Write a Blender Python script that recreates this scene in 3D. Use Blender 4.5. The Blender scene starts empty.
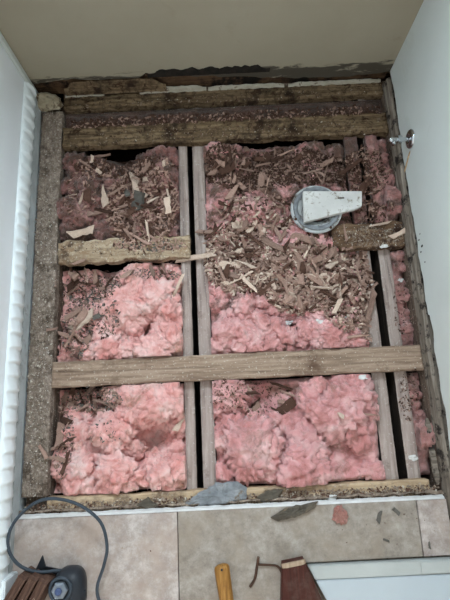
import bpy, bmesh, math, random
import numpy as np
from mathutils import Matrix, Vector, Euler
from mathutils.bvhtree import BVHTree

S = bpy.context.scene
COL = S.collection
rnd = random.Random(7)

# ------------------------------------------------------------------ camera
PITCH, ROLL = 0.2337, -0.0481
CAM = Vector((0.7115, 0.3282, 1.573))
FPX = 450.0
RM = Matrix.Rotation(PITCH, 3, 'X') @ Matrix.Rotation(ROLL, 3, 'Z')
cd = bpy.data.cameras.new('camera')
cd.sensor_fit = 'VERTICAL'; cd.sensor_height = 24.0; cd.lens = FPX / 600 * 24.0
cd.clip_start = 0.05
cam = bpy.data.objects.new('camera', cd); COL.objects.link(cam)
cam.matrix_world = Matrix.Translation(CAM) @ RM.to_4x4()
S.camera = cam

# ------------------------------------------------------------------ light
w = bpy.data.worlds.new('world'); S.world = w; w.use_nodes = True
bg = w.node_tree.nodes['Background']
bg.inputs[0].default_value = (1.0, 0.965, 0.90, 1); bg.inputs[1].default_value = 0.92


def area(name, loc, target, sx, sy, power, col):
    l = bpy.data.lights.new(name, 'AREA'); l.shape = 'RECTANGLE'
    l.size = sx; l.size_y = sy; l.energy = power; l.color = col
    o = bpy.data.objects.new(name, l); COL.objects.link(o)
    o.location = loc
    o.rotation_euler = (Vector(target) - Vector(loc)).to_track_quat('-Z', 'Y').to_euler()
    return o


area('window_daylight', (0.66, 1.795, 1.62), (0.66, 0.50, 0.80), 0.40, 0.74, 46, (0.76, 0.89, 1.0))   # daylight from the window in the back wall
S.view_settings.view_transform = 'Standard'; S.view_settings.look = 'None'
S.view_settings.exposure = 0.30; S.view_settings.gamma = 1.0
S.view_settings.use_curve_mapping = False

# ------------------------------------------------------------------ helpers


def ray(u, v):
    return RM @ Vector(((u - 225) / FPX, -(v - 300) / FPX, -1))


def at(u, v, z=0.0):
    d = ray(u, v); return CAM + d * ((z - CAM.z) / d.z)


def at_x(u, v, x):
    d = ray(u, v); return CAM + d * ((x - CAM.x) / d.x)


def at_y(u, v, y):
    d = ray(u, v); return CAM + d * ((y - CAM.y) / d.y)


def lin(c):
    return tuple(((x / 255) / 12.92 if x / 255 <= .04045 else ((x / 255 + .055) / 1.055) ** 2.4) for x in c) + (1,)


def hash2(ix, iy, seed):
    ix = ix.astype(np.int64); iy = iy.astype(np.int64)
    h = (ix * 374761393 + iy * 668265263 + seed * 974711) & 0xffffffff
    h = ((h ^ (h >> 13)) * 1274126177) & 0xffffffff
    h = (h ^ (h >> 16)) & 0xffffffff
    return h / 4294967296.0


def perlin(x, y, seed=0):
    x = np.asarray(x, float); y = np.asarray(y, float)
    x0 = np.floor(x); y0 = np.floor(y); fx = x - x0; fy = y - y0

    def g(ix, iy, dx, dy):
        a = hash2(ix, iy, seed) * 2 * np.pi
        return np.cos(a) * dx + np.sin(a) * dy
    sx = fx * fx * fx * (fx * (fx * 6 - 15) + 10); sy = fy * fy * fy * (fy * (fy * 6 - 15) + 10)
    a = g(x0, y0, fx, fy); b = g(x0 + 1, y0, fx - 1, fy)
    c = g(x0, y0 + 1, fx, fy - 1); d = g(x0 + 1, y0 + 1, fx - 1, fy - 1)
    return (a + (b - a) * sx) * (1 - sy) + (c + (d - c) * sx) * sy


def fbm(x, y, seed=0, oct=4, gain=.5):
    t = 0; a = 1.0
    for i in range(oct):
        t = t + a * perlin(np.asarray(x) * 2 ** i, np.asarray(y) * 2 ** i, seed + i * 17); a *= gain
    return t


def worley(x, y, seed=0):
    x = np.asarray(x, float); y = np.asarray(y, float)
    x0 = np.floor(x); y0 = np.floor(y); d = np.full(x.shape, 9.0)
    for i in (-1, 0, 1):
        for j in (-1, 0, 1):
            px = x0 + i + hash2(x0 + i, y0 + j, seed); py = y0 + j + hash2(x0 + i, y0 + j, seed + 99)
            d = np.minimum(d, np.hypot(px - x, py - y))
    return d


def sstep(a, b, x):
    t = np.clip((x - a) / (b - a), 0, 1); return t * t * (3 - 2 * t)


def mesh_obj(name, verts, faces, mat, parent=None, smooth=False, loc=None, rot=None):
    me = bpy.data.meshes.new(name)
    me.from_pydata([tuple(map(float, v)) for v in verts], [], [tuple(int(i) for i in f) for f in faces])
    if smooth:
        me.polygons.foreach_set('use_smooth', [True] * len(me.polygons))
    if mat: me.materials.append(mat)
    me.update()
    o = bpy.data.objects.new(name, me); COL.objects.link(o)
    if loc is not None: o.location = loc
    if rot is not None: o.rotation_euler = rot
    if parent: o.parent = parent
    return o


def bm_obj(name, bm, mat, parent=None, smooth=False, loc=None, rot=None):
    me = bpy.data.meshes.new(name)
    bmesh.ops.recalc_face_normals(bm, faces=bm.faces)
    bm.to_mesh(me); bm.free()
    if smooth: me.polygons.foreach_set('use_smooth', [True] * len(me.polygons))
    if mat: me.materials.append(mat)
    o = bpy.data.objects.new(name, me); COL.objects.link(o)
    if loc is not None: o.location = loc
    if rot is not None: o.rotation_euler = rot
    if parent: o.parent = parent
    return o


def empty(name, loc=(0, 0, 0), rot=(0, 0, 0)):
    o = bpy.data.objects.new(name, None); COL.objects.link(o)
    o.location = loc; o.rotation_euler = rot; o.empty_display_size = .05
    return o


def tag(o, label=None, cat=None, group=None, kind=None):
    if label: o['label'] = label
    if cat: o['category'] = cat
    if group: o['group'] = group
    if kind: o['kind'] = kind
    return o


def struct(o):
    o['kind'] = 'structure'; return o


def tube(bm, pts, r, seg=8, caps=True):
    rings = []
    n = len(pts)
    up = Vector((0, 0, 1))
    for i, p in enumerate(pts):
        t = (pts[min(i + 1, n - 1)] - pts[max(i - 1, 0)]).normalized()
        a = t.cross(up)
        if a.length < .05: a = t.cross(Vector((1, 0, 0)))
        a.normalize(); b = a.cross(t).normalized()
        rr = r[i] if isinstance(r, (list, tuple)) else r
        rings.append([bm.verts.new(p + (a * math.cos(k * 2 * math.pi / seg) + b * math.sin(k * 2 * math.pi / seg)) * rr) for k in range(seg)])
    for i in range(n - 1):
        for k in range(seg):
            bm.faces.new((rings[i][k], rings[i][(k + 1) % seg], rings[i + 1][(k + 1) % seg], rings[i + 1][k]))
    if caps:
        bm.faces.new(rings[0]); bm.faces.new(rings[-1][::-1])


def spline(pts, n=8):
    P = [Vector(p) for p in pts]; out = []
    P = [P[0] * 2 - P[1]] + P + [P[-1] * 2 - P[-2]]
    for i in range(1, len(P) - 2):
        for k in range(n):
            t = k / n; a, b, c, d = P[i - 1], P[i], P[i + 1], P[i + 2]
            out.append(.5 * ((2 * b) + (c - a) * t + (2 * a - 5 * b + 4 * c - d) * t * t + (3 * b - a - 3 * c + d) * t ** 3))
    out.append(P[-2]); return out


def lathe(bm, prof, seg=24, M=None):
    """prof: list of (r, h) revolved about local Z"""
    rings = []
    for r, h in prof:
        ring = []
        for k in range(seg):
            a = k * 2 * math.pi / seg
            v = Vector((r * math.cos(a), r * math.sin(a), h))
            ring.append(bm.verts.new(M @ v if M else v))
        rings.append(ring)
    for i in range(len(rings) - 1):
        for k in range(seg):
            bm.faces.new((rings[i][k], rings[i][(k + 1) % seg], rings[i + 1][(k + 1) % seg], rings[i + 1][k]))
    return rings


# ------------------------------------------------------------------ materials


def new_mat(name):
    m = bpy.data.materials.new(name); m.use_nodes = True
    nt = m.node_tree; b = nt.nodes['Principled BSDF']
    return m, nt, b


def N(nt, t, **kw):
    n = nt.nodes.new(t)
    for k, v in kw.items(): setattr(n, k, v)
    return n


def ramp(nt, src, stops):
    r = N(nt, 'ShaderNodeValToRGB'); e = r.color_ramp.elements
    while len(e) < len(stops): e.new(.5)
    for el, (p, c) in zip(e, stops):
        el.position = p; el.color = lin(c) if len(c) == 3 else c
    nt.links.new(src, r.inputs[0]); return r.outputs[0]


def coords(nt, stretch=(1, 1, 1), rot=(0, 0, 0)):
    tc = N(nt, 'ShaderNodeTexCoord'); mp = N(nt, 'ShaderNodeMapping')
    mp.inputs['Scale'].default_value = stretch; mp.inputs['Rotation'].default_value = rot
    nt.links.new(tc.outputs['Object'], mp.inputs[0]); return mp.outputs[0]


def noise(nt, vec, scale, detail=6, rough=.6, dist=0.0):
    n = N(nt, 'ShaderNodeTexNoise'); n.inputs['Scale'].default_value = scale
    n.inputs['Detail'].default_value = detail; n.inputs['Roughness'].default_value = rough
    n.inputs['Distortion'].default_value = dist
    nt.links.new(vec, n.inputs['Vector']); return n.outputs['Fac']


def mix(nt, fac, a, b, mode='MIX'):
    m = N(nt, 'ShaderNodeMix', data_type='RGBA', blend_type=mode)
    if isinstance(fac, float): m.inputs[0].default_value = fac
    else: nt.links.new(fac, m.inputs[0])
    for k, s in ((6, a), (7, b)):
        if isinstance(s, tuple): m.inputs[k].default_value = lin(s) if len(s) == 3 else s
        else: nt.links.new(s, m.inputs[k])
    return m.outputs[2]


def bump(nt, b, h, strength=.5, dist=.003):
    n = N(nt, 'ShaderNodeBump'); n.inputs['Strength'].default_value = strength
    n.inputs['Distance'].default_value = dist
    nt.links.new(h, n.inputs['Height']); nt.links.new(n.outputs[0], b.inputs['Normal'])


BW = ((.0, (0, 0, 0)), (1., (255, 255, 255)))


def wood_mat(name, dark, mid, light, stretch=(1.5, 30, 30), scale=4, dirt=None, dirt_lo=.5, dirt_hi=.65, dirt_scale=9,
             specks=None, rough=.9, bstr=.5, dirt2=None, obj_var=0.0):
    m, nt, b = new_mat(name)
    v = coords(nt, stretch); g = noise(nt, v, scale, 8, .65, .4)
    col = ramp(nt, g, ((.28, dark), (.5, mid), (.72, light)))
    v1 = coords(nt)
    if dirt:
        d = ramp(nt, noise(nt, v1, dirt_scale, 8, .7), ((dirt_lo, (0, 0, 0)), (dirt_hi, (255, 255, 255))))
        col = mix(nt, d, col, dirt)
    if dirt2:
        d = ramp(nt, noise(nt, v1, dirt_scale * 3.1, 8, .7, 1), ((.5, (0, 0, 0)), (.62, (255, 255, 255))))
        col = mix(nt, d, col, dirt2)
    if specks:
        d = ramp(nt, noise(nt, v1, 130, 3, .6), ((.62, (0, 0, 0)), (.68, (255, 255, 255))))
        col = mix(nt, d, col, specks)
    if obj_var:
        oi = N(nt, 'ShaderNodeObjectInfo')
        hs = N(nt, 'ShaderNodeHueSaturation')
        mr = N(nt, 'ShaderNodeMapRange'); mr.inputs[3].default_value = 1 - obj_var; mr.inputs[4].default_value = 1 + obj_var
        nt.links.new(oi.outputs['Random'], mr.inputs[0]); nt.links.new(mr.outputs[0], hs.inputs['Value'])
        nt.links.new(col, hs.inputs['Color']); col = hs.outputs[0]
    nt.links.new(col, b.inputs['Base Color'])
    b.inputs['Roughness'].default_value = rough; b.inputs['Specular IOR Level'].default_value = .2
    ad = N(nt, 'ShaderNodeMath', operation='ADD')
    nt.links.new(g, ad.inputs[0]); nt.links.new(noise(nt, v1, 140, 4, .7), ad.inputs[1])
    bump(nt, b, ad.outputs[0], bstr, .003)
    return m


def flat_mat(name, c1, c2, scale=6, rough=.6, bstr=.1, bscale=60, metal=0., spec=.3, stain=None, st=(.6, .7), stscale=12, detail=5):
    m, nt, b = new_mat(name); v = coords(nt)
    col = ramp(nt, noise(nt, v, scale, detail, .6), ((.3, c1), (.7, c2)))
    if stain:
        d = ramp(nt, noise(nt, v, stscale, 8, .7, .5), ((st[0], (0, 0, 0)), (st[1], (255, 255, 255))))
        col = mix(nt, d, col, stain)
    nt.links.new(col, b.inputs['Base Color'])
    b.inputs['Roughness'].default_value = rough; b.inputs['Metallic'].default_value = metal
    b.inputs['Specular IOR Level'].default_value = spec
    if bstr: bump(nt, b, noise(nt, v, bscale, 6, .65), bstr, .004)
    return m


def insul_mat(name, pale, pink, deep, dirt, lo, hi, dscale=8, spill=None):
    m, nt, b = new_mat(name); v = coords(nt)
    col = ramp(nt, noise(nt, v, 13, 6, .6, .8), ((.32, deep), (.5, pink), (.68, pale)))
    nz = noise(nt, v, dscale, 8, .72, .6)
    if spill:      # wood dust spilt over one end of the bay
        sp = N(nt, 'ShaderNodeSeparateXYZ'); nt.links.new(v, sp.inputs[0])
        mr = N(nt, 'ShaderNodeMapRange'); nt.links.new(sp.outputs[1], mr.inputs[0])
        for k_, q_ in enumerate(spill): mr.inputs[k_ + 1].default_value = q_
        ad = N(nt, 'ShaderNodeMath', operation='ADD'); nt.links.new(nz, ad.inputs[0]); nt.links.new(mr.outputs[0], ad.inputs[1]); nz = ad.outputs[0]
    d = ramp(nt, nz, ((lo, (0, 0, 0)), (hi, (255, 255, 255))))
    col = mix(nt, d, col, dirt)
    d2 = ramp(nt, noise(nt, v, 75, 6, .75, 1.5), ((.58, (0, 0, 0)), (.70, (190, 190, 190))))
    col = mix(nt, d2, col, (112, 82, 70))
    d3 = ramp(nt, noise(nt, coords(nt, (1, 1, 1), (.4, .2, .7)), 105, 5, .7, 3.0), ((.52, (0, 0, 0)), (.66, (95, 95, 95))))
    col = mix(nt, d3, col, (240, 206, 198))
    nt.links.new(col, b.inputs['Base Color'])
    b.inputs['Roughness'].default_value = 1; b.inputs['Specular IOR Level'].default_value = .05
    b.inputs['Sheen Weight'].default_value = .25; b.inputs['Sheen Roughness'].default_value = .6
    b.inputs['Subsurface Weight'].default_value = .15
    b.inputs['Subsurface Radius'].default_value = (.02, .008, .008); b.inputs['Subsurface Scale'].default_value = .5
    ad = N(nt, 'ShaderNodeMath', operation='ADD')
    nt.links.new(noise(nt, v, 60, 8, .75, 2), ad.inputs[0]); nt.links.new(noise(nt, v, 260, 4, .7, 1), ad.inputs[1])
    bump(nt, b, ad.outputs[0], .7, .006)
    return m


SX = (1.5, 26, 26); SY = (26, 1.5, 26); SZ = (26, 26, 1.5)
M = {}
M['bar'] = wood_mat('weathered_pine', (94, 76, 64), (148, 126, 108), (180, 159, 140), SX, 3, (92, 70, 56), .55, .72, 6, (196, 186, 172), bstr=.4)
M['bar_pale'] = wood_mat('pale_split_pine', (112, 90, 70), (172, 151, 126), (202, 184, 160), SX, 3, (92, 74, 60), .52, .64, 12, (205, 196, 182), dirt2=(150, 124, 98))
M['bar_rot'] = wood_mat('rotten_pine', (60, 47, 34), (116, 97, 74), (156, 134, 106), SX, 3, (48, 36, 27), .5, .64, 12, None, bstr=.9, dirt2=(62, 44, 30))
M['bar_debris'] = wood_mat('crumbly_pine', (66, 48, 36), (112, 88, 68), (150, 126, 102), SX, 3, (58, 42, 34), .5, .62, 16, (205, 198, 188), bstr=.9)
M['rail'] = wood_mat('tan_rail_pine', (134, 110, 86), (182, 158, 128), (206, 184, 156), SX, 3, (112, 94, 78), .48, .64, 10, (170,160,150), bstr=.3)
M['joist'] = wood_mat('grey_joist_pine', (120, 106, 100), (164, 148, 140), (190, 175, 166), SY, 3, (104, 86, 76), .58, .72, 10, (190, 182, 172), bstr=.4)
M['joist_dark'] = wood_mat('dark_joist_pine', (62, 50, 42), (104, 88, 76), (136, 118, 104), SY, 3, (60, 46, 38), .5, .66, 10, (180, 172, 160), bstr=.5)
M['joist_side'] = wood_mat('gap_shade_joist_side', (30, 24, 20), (48, 39, 32), (66, 54, 45), SY, 3, (34, 28, 24), .5, .66, 10, bstr=.5)  # joist sides coloured near-black to paint in the shade of the gaps
M['plate'] = wood_mat('crusted_plate', (92, 80, 70), (142, 128, 116), (176, 162, 150), (10, 6, 10), 9, (84, 72, 62), .52, .62, 22, (206, 200, 192), bstr=1.0, dirt2=(112, 98, 86))
M['strip'] = wood_mat('wall_base_strip', (66, 58, 51), (122, 112, 101), (164, 154, 142), SY, 3, (46, 41, 38), .52, .6, 18, None, bstr=.5)
M['strip_tan'] = wood_mat('tan_lath', (120, 96, 66), (168, 140, 104), (194, 166, 128), SY, 3, (90, 70, 52), .56, .66, 14)
M['wallplate'] = wood_mat('mouldy_plate', (40, 29, 21), (86, 64, 46), (116, 92, 68), SX, 3, (24, 19, 16), .48, .6, 9, None, bstr=.8)
M['mould'] = flat_mat('black_mould', (22, 20, 18), (44, 38, 32), 40, .95, .6, 80)
M['caulk'] = flat_mat('white_caulk', (160, 152, 136), (188, 181, 166), 30, .8, .4, 60, stain=(110, 96, 80), st=(.6, .66), stscale=30)
M['plaster'] = flat_mat('crumbled_plaster', (150, 138, 116), (184, 172, 150), 30, .95, .8, 60, stain=(92, 76, 58), st=(.52, .62), stscale=30)
M['wall_back'] = flat_mat('back_wall_paint', (154, 146, 127), (162, 154, 135), 3, .75, .06, 40, stain=(138, 129, 110), st=(.6, .8), stscale=4)
M['wall_side'] = flat_mat('side_wall_paint', (204, 210, 206), (214, 219, 215), 2.5, .6, .06, 40, stain=(192, 197, 188), st=(.58, .8), stscale=4)
M['panel'] = flat_mat('white_panel', (238, 243, 247), (243, 247, 250), 2, .45, .03, 40)
M['ridge'] = flat_mat('white_moulding', (226, 234, 236), (236, 242, 244), 6, .5, .1, 60)
M['greyboard'] = flat_mat('grey_backing', (158, 164, 166), (184, 190, 192), 14, .7, .3, 60, stain=(128, 126, 120), st=(.58, .7), stscale=20)
M['ceiling'] = flat_mat('ceiling_paint', (214, 210, 200), (222, 218, 210), 3, .8, .05)
M['soil'] = flat_mat('dark_soil', (26, 22, 20), (44, 36, 30), 20, 1, .5)
M['bed'] = flat_mat('mortar_bed', (120, 108, 96), (160, 148, 134), 30, 1, .8, 60, stain=(80, 68, 56), st=(.5, .62), stscale=40)
def tile_mat(name, c1, c2, c3, c4):
    m, nt, b = new_mat(name); v = coords(nt)
    col = ramp(nt, noise(nt, v, 22, 12, .78, .1), ((.34, c1), (.5, c2), (.64, c3)))
    d = ramp(nt, noise(nt, v, 6, 8, .75, .2), ((.46, (0, 0, 0)), (.62, (225, 225, 225))))
    col = mix(nt, d, col, c4)
    d = ramp(nt, noise(nt, v, 70, 5, .7, .5), ((.60, (0, 0, 0)), (.72, (150, 150, 150))))
    col = mix(nt, d, col, (120, 104, 92))
    nt.links.new(col, b.inputs['Base Color']); b.inputs['Roughness'].default_value = .6
    b.inputs['Specular IOR Level'].default_value = .3
    bump(nt, b, noise(nt, v, 50, 6, .7), .08, .004)
    return m


M['tile'] = tile_mat('stone_look_tile', (140, 127, 119), (172, 160, 153), (200, 190, 185), (170, 151, 138))
M['tile_b'] = tile_mat('stone_look_tile_darker', (122, 113, 103), (150, 140, 130), (172, 163, 153), (146, 132, 117))  # same tile pattern in darker tones
M['tile_edge'] = flat_mat('tile_edge_white', (196, 194, 192), (216, 214, 212), 30, .8, .3, 60)
M['cement'] = flat_mat('grey_thinset', (104, 108, 112), (146, 149, 152), 30, .95, 1.0, 70, stain=(112, 100, 86), st=(.58, .66), stscale=26)
M['slate'] = flat_mat('slate_flake', (70, 64, 56), (108, 100, 88), 24, .9, .9, 60, stain=(128, 112, 92), st=(.54, .62), stscale=24)
M['rubble'] = flat_mat('rubble_brown', (98, 82, 70), (168, 152, 136), 60, 1, .8, 90)
M['rubble_pale'] = flat_mat('rubble_pale', (170, 158, 142), (206, 198, 186), 60, 1, .6, 90)
M['pvc'] = flat_mat('flange_grey', (160, 164, 166), (196, 198, 196), 12, .6, .3, 50, stain=(92, 82, 72), st=(.50, .60), stscale=28)
M['pvc_dark'] = flat_mat('flange_pipe_dark', (44, 40, 38), (70, 64, 60), 12, .7, .3, 50)
M['rust'] = flat_mat('rusty_iron', (52, 38, 31), (88, 63, 49), 30, .9, .5, 70)
M['marble'] = flat_mat('pale_speckled_slab', (188, 186, 182), (214, 212, 208), 10, .6, .1, 60, stain=(134, 124, 108), st=(.56, .66), stscale=42)
M['chrome'] = flat_mat('chrome', (196, 200, 204), (214, 218, 222), 4, .16, .0, metal=1.)
M['black'] = flat_mat('black_plastic', (30, 34, 40), (44, 48, 54), 12, .45, .15, 60)
M['cord'] = flat_mat('grey_rubber_cord', (46, 54, 62), (66, 75, 84), 20, .5, .1, 60)
M['steel'] = flat_mat('steel_nut', (110, 118, 128), (146, 152, 160), 20, .4, .1, 60, metal=.4)
M['blue'] = flat_mat('blue_plastic', (62, 76, 112), (84, 98, 132), 20, .5, .1, 60)
M['brown'] = wood_mat('brown_trim', (58, 42, 35), (92, 68, 57), (128, 102, 88), SX, 3, None, rough=.6, bstr=.3)
M['mahogany'] = wood_mat('reddish_board', (48, 24, 19), (70, 35, 28), (92, 54, 44), SY, 3, (86, 66, 58), .52, .7, 12, rough=.55, bstr=.3)
M['endgrain'] = wood_mat('worn_board_end', (130, 108, 88), (168, 146, 124), (190, 170, 150), SY, 3, rough=.8)
M['handle'] = wood_mat('oak_handle', (92, 58, 24), (150, 106, 52), (176, 132, 74), (60, 3, 60), 3, (120, 80, 40), .55, .7, 12, rough=.5, bstr=.2)
M['slab'] = flat_mat('white_gloss_slab', (174, 182, 188), (184, 192, 197), 3, .35, .02)
M['slab_edge'] = flat_mat('cream_slab_border', (170, 173, 170), (182, 185, 182), 8, .5, .05)
M['paper'] = flat_mat('white_paper_bit', (206, 204, 200), (224, 222, 218), 30, .9, .2)
M['ins_A'] = insul_mat('insulation_dirty', (184, 138, 132), (160, 108, 102), (126, 80, 72), (88, 62, 50), .42, .58, 10, (-.05, .15, 0, .05))
M['ins_D'] = insul_mat('insulation_half_dirty', (196, 152, 146), (176, 124, 118), (136, 88, 80), (92, 66, 54), .50, .64, 10)
M['ins_dust'] = insul_mat('insulation_dust', (112, 82, 70), (92, 64, 52), (76, 50, 40), (66, 46, 36), .44, .58, 9)
M['ins_B'] = insul_mat('insulation_mixed', (234, 188, 184), (220, 158, 155), (186, 118, 112), (104, 74, 60), .54, .66, 8, (-.05, .36, 0, .16))
M['ins_C'] = insul_mat('insulation_clean', (248, 212, 206), (242, 182, 175), (218, 140, 132), (168, 120, 98), .53, .68, 8)
M['ins_G'] = insul_mat('insulation_rosy', (238, 192, 188), (222, 158, 156), (186, 116, 110), (140, 102, 86), .53, .68, 6)
CH = {
    'pale': wood_mat('chip_pale', (164, 138, 120), (206, 182, 164), (228, 211, 196), (3, 30, 30), 6, obj_var=.18, bstr=.5),
    'tan': wood_mat('chip_tan', (116, 88, 76), (160, 130, 116), (192, 164, 150), (3, 30, 30), 6, obj_var=.28, bstr=.6),
    'dark': wood_mat('chip_dark', (56, 38, 31), (88, 63, 52), (114, 86, 73), (3, 30, 30), 6, obj_var=.3, bstr=.6),
    'grey': wood_mat('chip_grey', (74, 72, 68), (102, 98, 92), (126, 121, 113), (3, 30, 30), 6, obj_var=.2, bstr=.5),
}

# ------------------------------------------------------------------ room shell
W, D = 1.400, 1.576
WX0, WX1, WZ0, WZ1 = .45, .87, 1.24, 2.00          # window opening in the back wall
Y0 = -0.55


def ragged_wall(name, mat, axis, pos, thick, a0, a1, edge, top, step=.006, hole=None):
    """wall whose lower edge is torn; axis 'y' = wall facing -Y at Y=pos, runs in X; axis 'x' = wall at X=pos runs in Y"""
    n = int((a1 - a0) / step) + 1
    A = np.linspace(a0, a1, n); E = edge(A)
    V = []; F = []
    for a, e in zip(A, E):
        tp = hole[2] if hole and hole[0] < a < hole[1] else top
        for off in (0, thick):
            for z in (e + (off > 0) * .006, tp):
                V.append((a, pos + off, z) if axis == 'y' else (pos + off, a, z))
    for i in range(n - 1):
        k = i * 4; j = k + 4
        F += [(k, j, j + 1, k + 1), (k + 2, k + 3, j + 3, j + 2), (k, k + 2, j + 2, j), (k + 1, j + 1, j + 3, k + 3)]
    F += [(0, 1, 3, 2), (4 * n - 4, 4 * n - 2, 4 * n - 1, 4 * n - 3)]
    return struct(mesh_obj(name, V, F, mat))


bx = [at_y(u, v, D) for u, v in ((38, 84), (60, 80), (72, 79), (100, 80), (140, 78), (146, 72), (152, 75), (160, 76), (200, 76), (250, 77), (300, 78), (340, 77), (388, 72))]
BXs = np.array([p.x for p in bx]); BZs = np.array([p.z for p in bx])
def add_mould(m):
    nt = m.node_tree; b = nt.nodes['Principled BSDF']; src = b.inputs['Base Color'].links[0].from_socket
    tc = N(nt, 'ShaderNodeTexCoord'); sp = N(nt, 'ShaderNodeSeparateXYZ'); nt.links.new(tc.outputs['Object'], sp.inputs[0])
    lo = N(nt, 'ShaderNodeMapRange', interpolation_type='SMOOTHSTEP'); nt.links.new(sp.outputs[2], lo.inputs[0])
    lo.inputs[1].default_value = .085; lo.inputs[2].default_value = .15; lo.inputs[3].default_value = .30; lo.inputs[4].default_value = -.12
    nz = noise(nt, coords(nt, (1, 1, 4.5)), 9, 8, .68, .4)
    ad = N(nt, 'ShaderNodeMath', operation='ADD'); nt.links.new(lo.outputs[0], ad.inputs[0]); nt.links.new(nz, ad.inputs[1])
    d = ramp(nt, ad.outputs[0], ((.64, (0, 0, 0)), (.74, (235, 235, 235))))
    nt.links.new(mix(nt, d, src, (40, 34, 28)), b.inputs['Base Color'])


add_mould(M['wall_back'])
wall_back = ragged_wall('wall_back', M['wall_back'], 'y', D, .014, 0.0, W + .099,
                        lambda A: np.interp(A, BXs, BZs) + .007 * fbm(A * 22, A * 0 + 3.3, 4, 4), 2.4, hole=(WX0, WX1, WZ0))
wall_right = ragged_wall('wall_right', M['wall_side'], 'x', W, .014, Y0, D,
                         lambda A: .062 + .014 * fbm(A * 9, A * 0 + 1.3, 8, 5) + .012 * (A < .6), 2.4)


def box(bm, x0, x1, y0, y1, z0, z1, bev=0):
    r = bmesh.ops.create_cube(bm, size=1, matrix=Matrix.Translation(((x0 + x1) / 2, (y0 + y1) / 2, (z0 + z1) / 2)) @ Matrix.Diagonal((x1 - x0, y1 - y0, z1 - z0, 1)))
    if bev:
        es = {e for v in r['verts'] for e in v.link_edges}
        bmesh.ops.bevel(bm, geom=list(es), offset=bev, segments=2, affect='EDGES')


def box_obj(name, x0, x1, y0, y1, z0, z1, mat, bev=0, parent=None):
    """box with its origin at its base centre"""
    c = ((x0 + x1) / 2, (y0 + y1) / 2, z0)
    bm = bmesh.new(); box(bm, x0 - c[0], x1 - c[0], y0 - c[1], y1 - c[1], 0, z1 - z0, bev)
    return bm_obj(name, bm, mat, parent, loc=c)


struct(box_obj('wall_left', -.10, 0, Y0, D + .13, -.36, 2.4, M['panel']))
struct(box_obj('ceiling', -.10, W + .11, Y0, D + .13, 2.402, 2.45, M['ceiling']))
bm = bmesh.new()
for x0, x1, z0, z1 in ((.001, WX0 - .021, -.36, 2.4), (WX1 + .021, W + .099, -.36, 2.4), (WX0 - .021, WX1 + .021, -.36, WZ0 - .021), (WX0 - .021, WX1 + .021, WZ1 + .021, 2.4)):
    box(bm, x0, x1, D + .10, D + .13, z0, z1)
struct(bm_obj('wall_back_framing', bm, M['wallplate']))
struct(box_obj('wall_back_lintel', WX0 - .01, WX1 + .01, D, D + .014, WZ1 + .001, 2.4, M['wall_back']))
struct(box_obj('wall_right_framing', W + .10, W + .13, Y0, D + .13, -.36, 2.4, M['wallplate']))
struct(box_obj('ground', -.1, W + .13, -1.6, D + .13, -.40, -.362, M['soil']))
struct(box_obj('trim_1', .0005, .012, -.30, D - .002, -.0, .055, M['greyboard'], .002))

# fluted white moulding along the foot of the left wall


def fluted(name, y0, y1, z0, z1):
    V = []; F = []
    pitch = .047; n = int((y1 - y0) / .003)
    prof = [(0.0, z0), (.010, z0), (.013, z0 + .006), (.016, z0 + .03), (.016, z0 + .05), (.010, z1 - .008), (.005, z1), (0.0, z1)]
    k = len(prof)
    for i in range(n + 1):
        y = y0 + (y1 - y0) * i / n
        t = ((y - y0) / pitch + .12 * float(perlin(y * 5, 2.2, 3))) % 1.0
        bmp = t / .22 if t < .22 else (1 - t) / .78
        for j, (x, z) in enumerate(prof):
            wgt = 1 if j in (3, 4) else .7 if j in (2, 5) else 0
            V.append((.001 + x + wgt * (.009 * bmp - .003), y, z))
    for i in range(n):
        for j in range(k - 1):
            a = i * k + j; F.append((a, a + 1, a + k + 1, a + k))
    F += [tuple(range(k)), tuple(range(n * k + k - 1, n * k - 1, -1))]
    return struct(mesh_obj(name, V, F, M['ridge'], smooth=True))


fluted('trim_2', -.30, D - .03, .0555, .135)
# plain batten rising from the end of the moulding in the corner
struct(box_obj('trim_3', .0005, .012, D - .028, D - .002, .056, 2.4, M['wall_side'], .003))
# white casing foot by the doorway
struct(box_obj('trim_4', .001, .030, -.40, -.135, .0262, .11, M['ridge'], .003))

# window high in the back wall, the room's daylight
win = empty('window_1', (0, D + .016, WZ0)); struct(win)
for nm, x0, x1, z0, z1 in (('window_reveal', WX0 - .02, WX0, 0, WZ1 - WZ0), ('window_reveal', WX1, WX1 + .02, 0, WZ1 - WZ0), ('window_reveal', WX0 - .02, WX1 + .02, WZ1 - WZ0, WZ1 - WZ0 + .02), ('window_sill', WX0 - .02, WX1 + .02, -.02, 0)):
    bm = bmesh.new(); box(bm, x0, x1, 0, .26, z0, z1); bm_obj(nm, bm, M['ridge'], win)

# exposed timber and dirt at the foot of the back wall and the right wall


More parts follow.
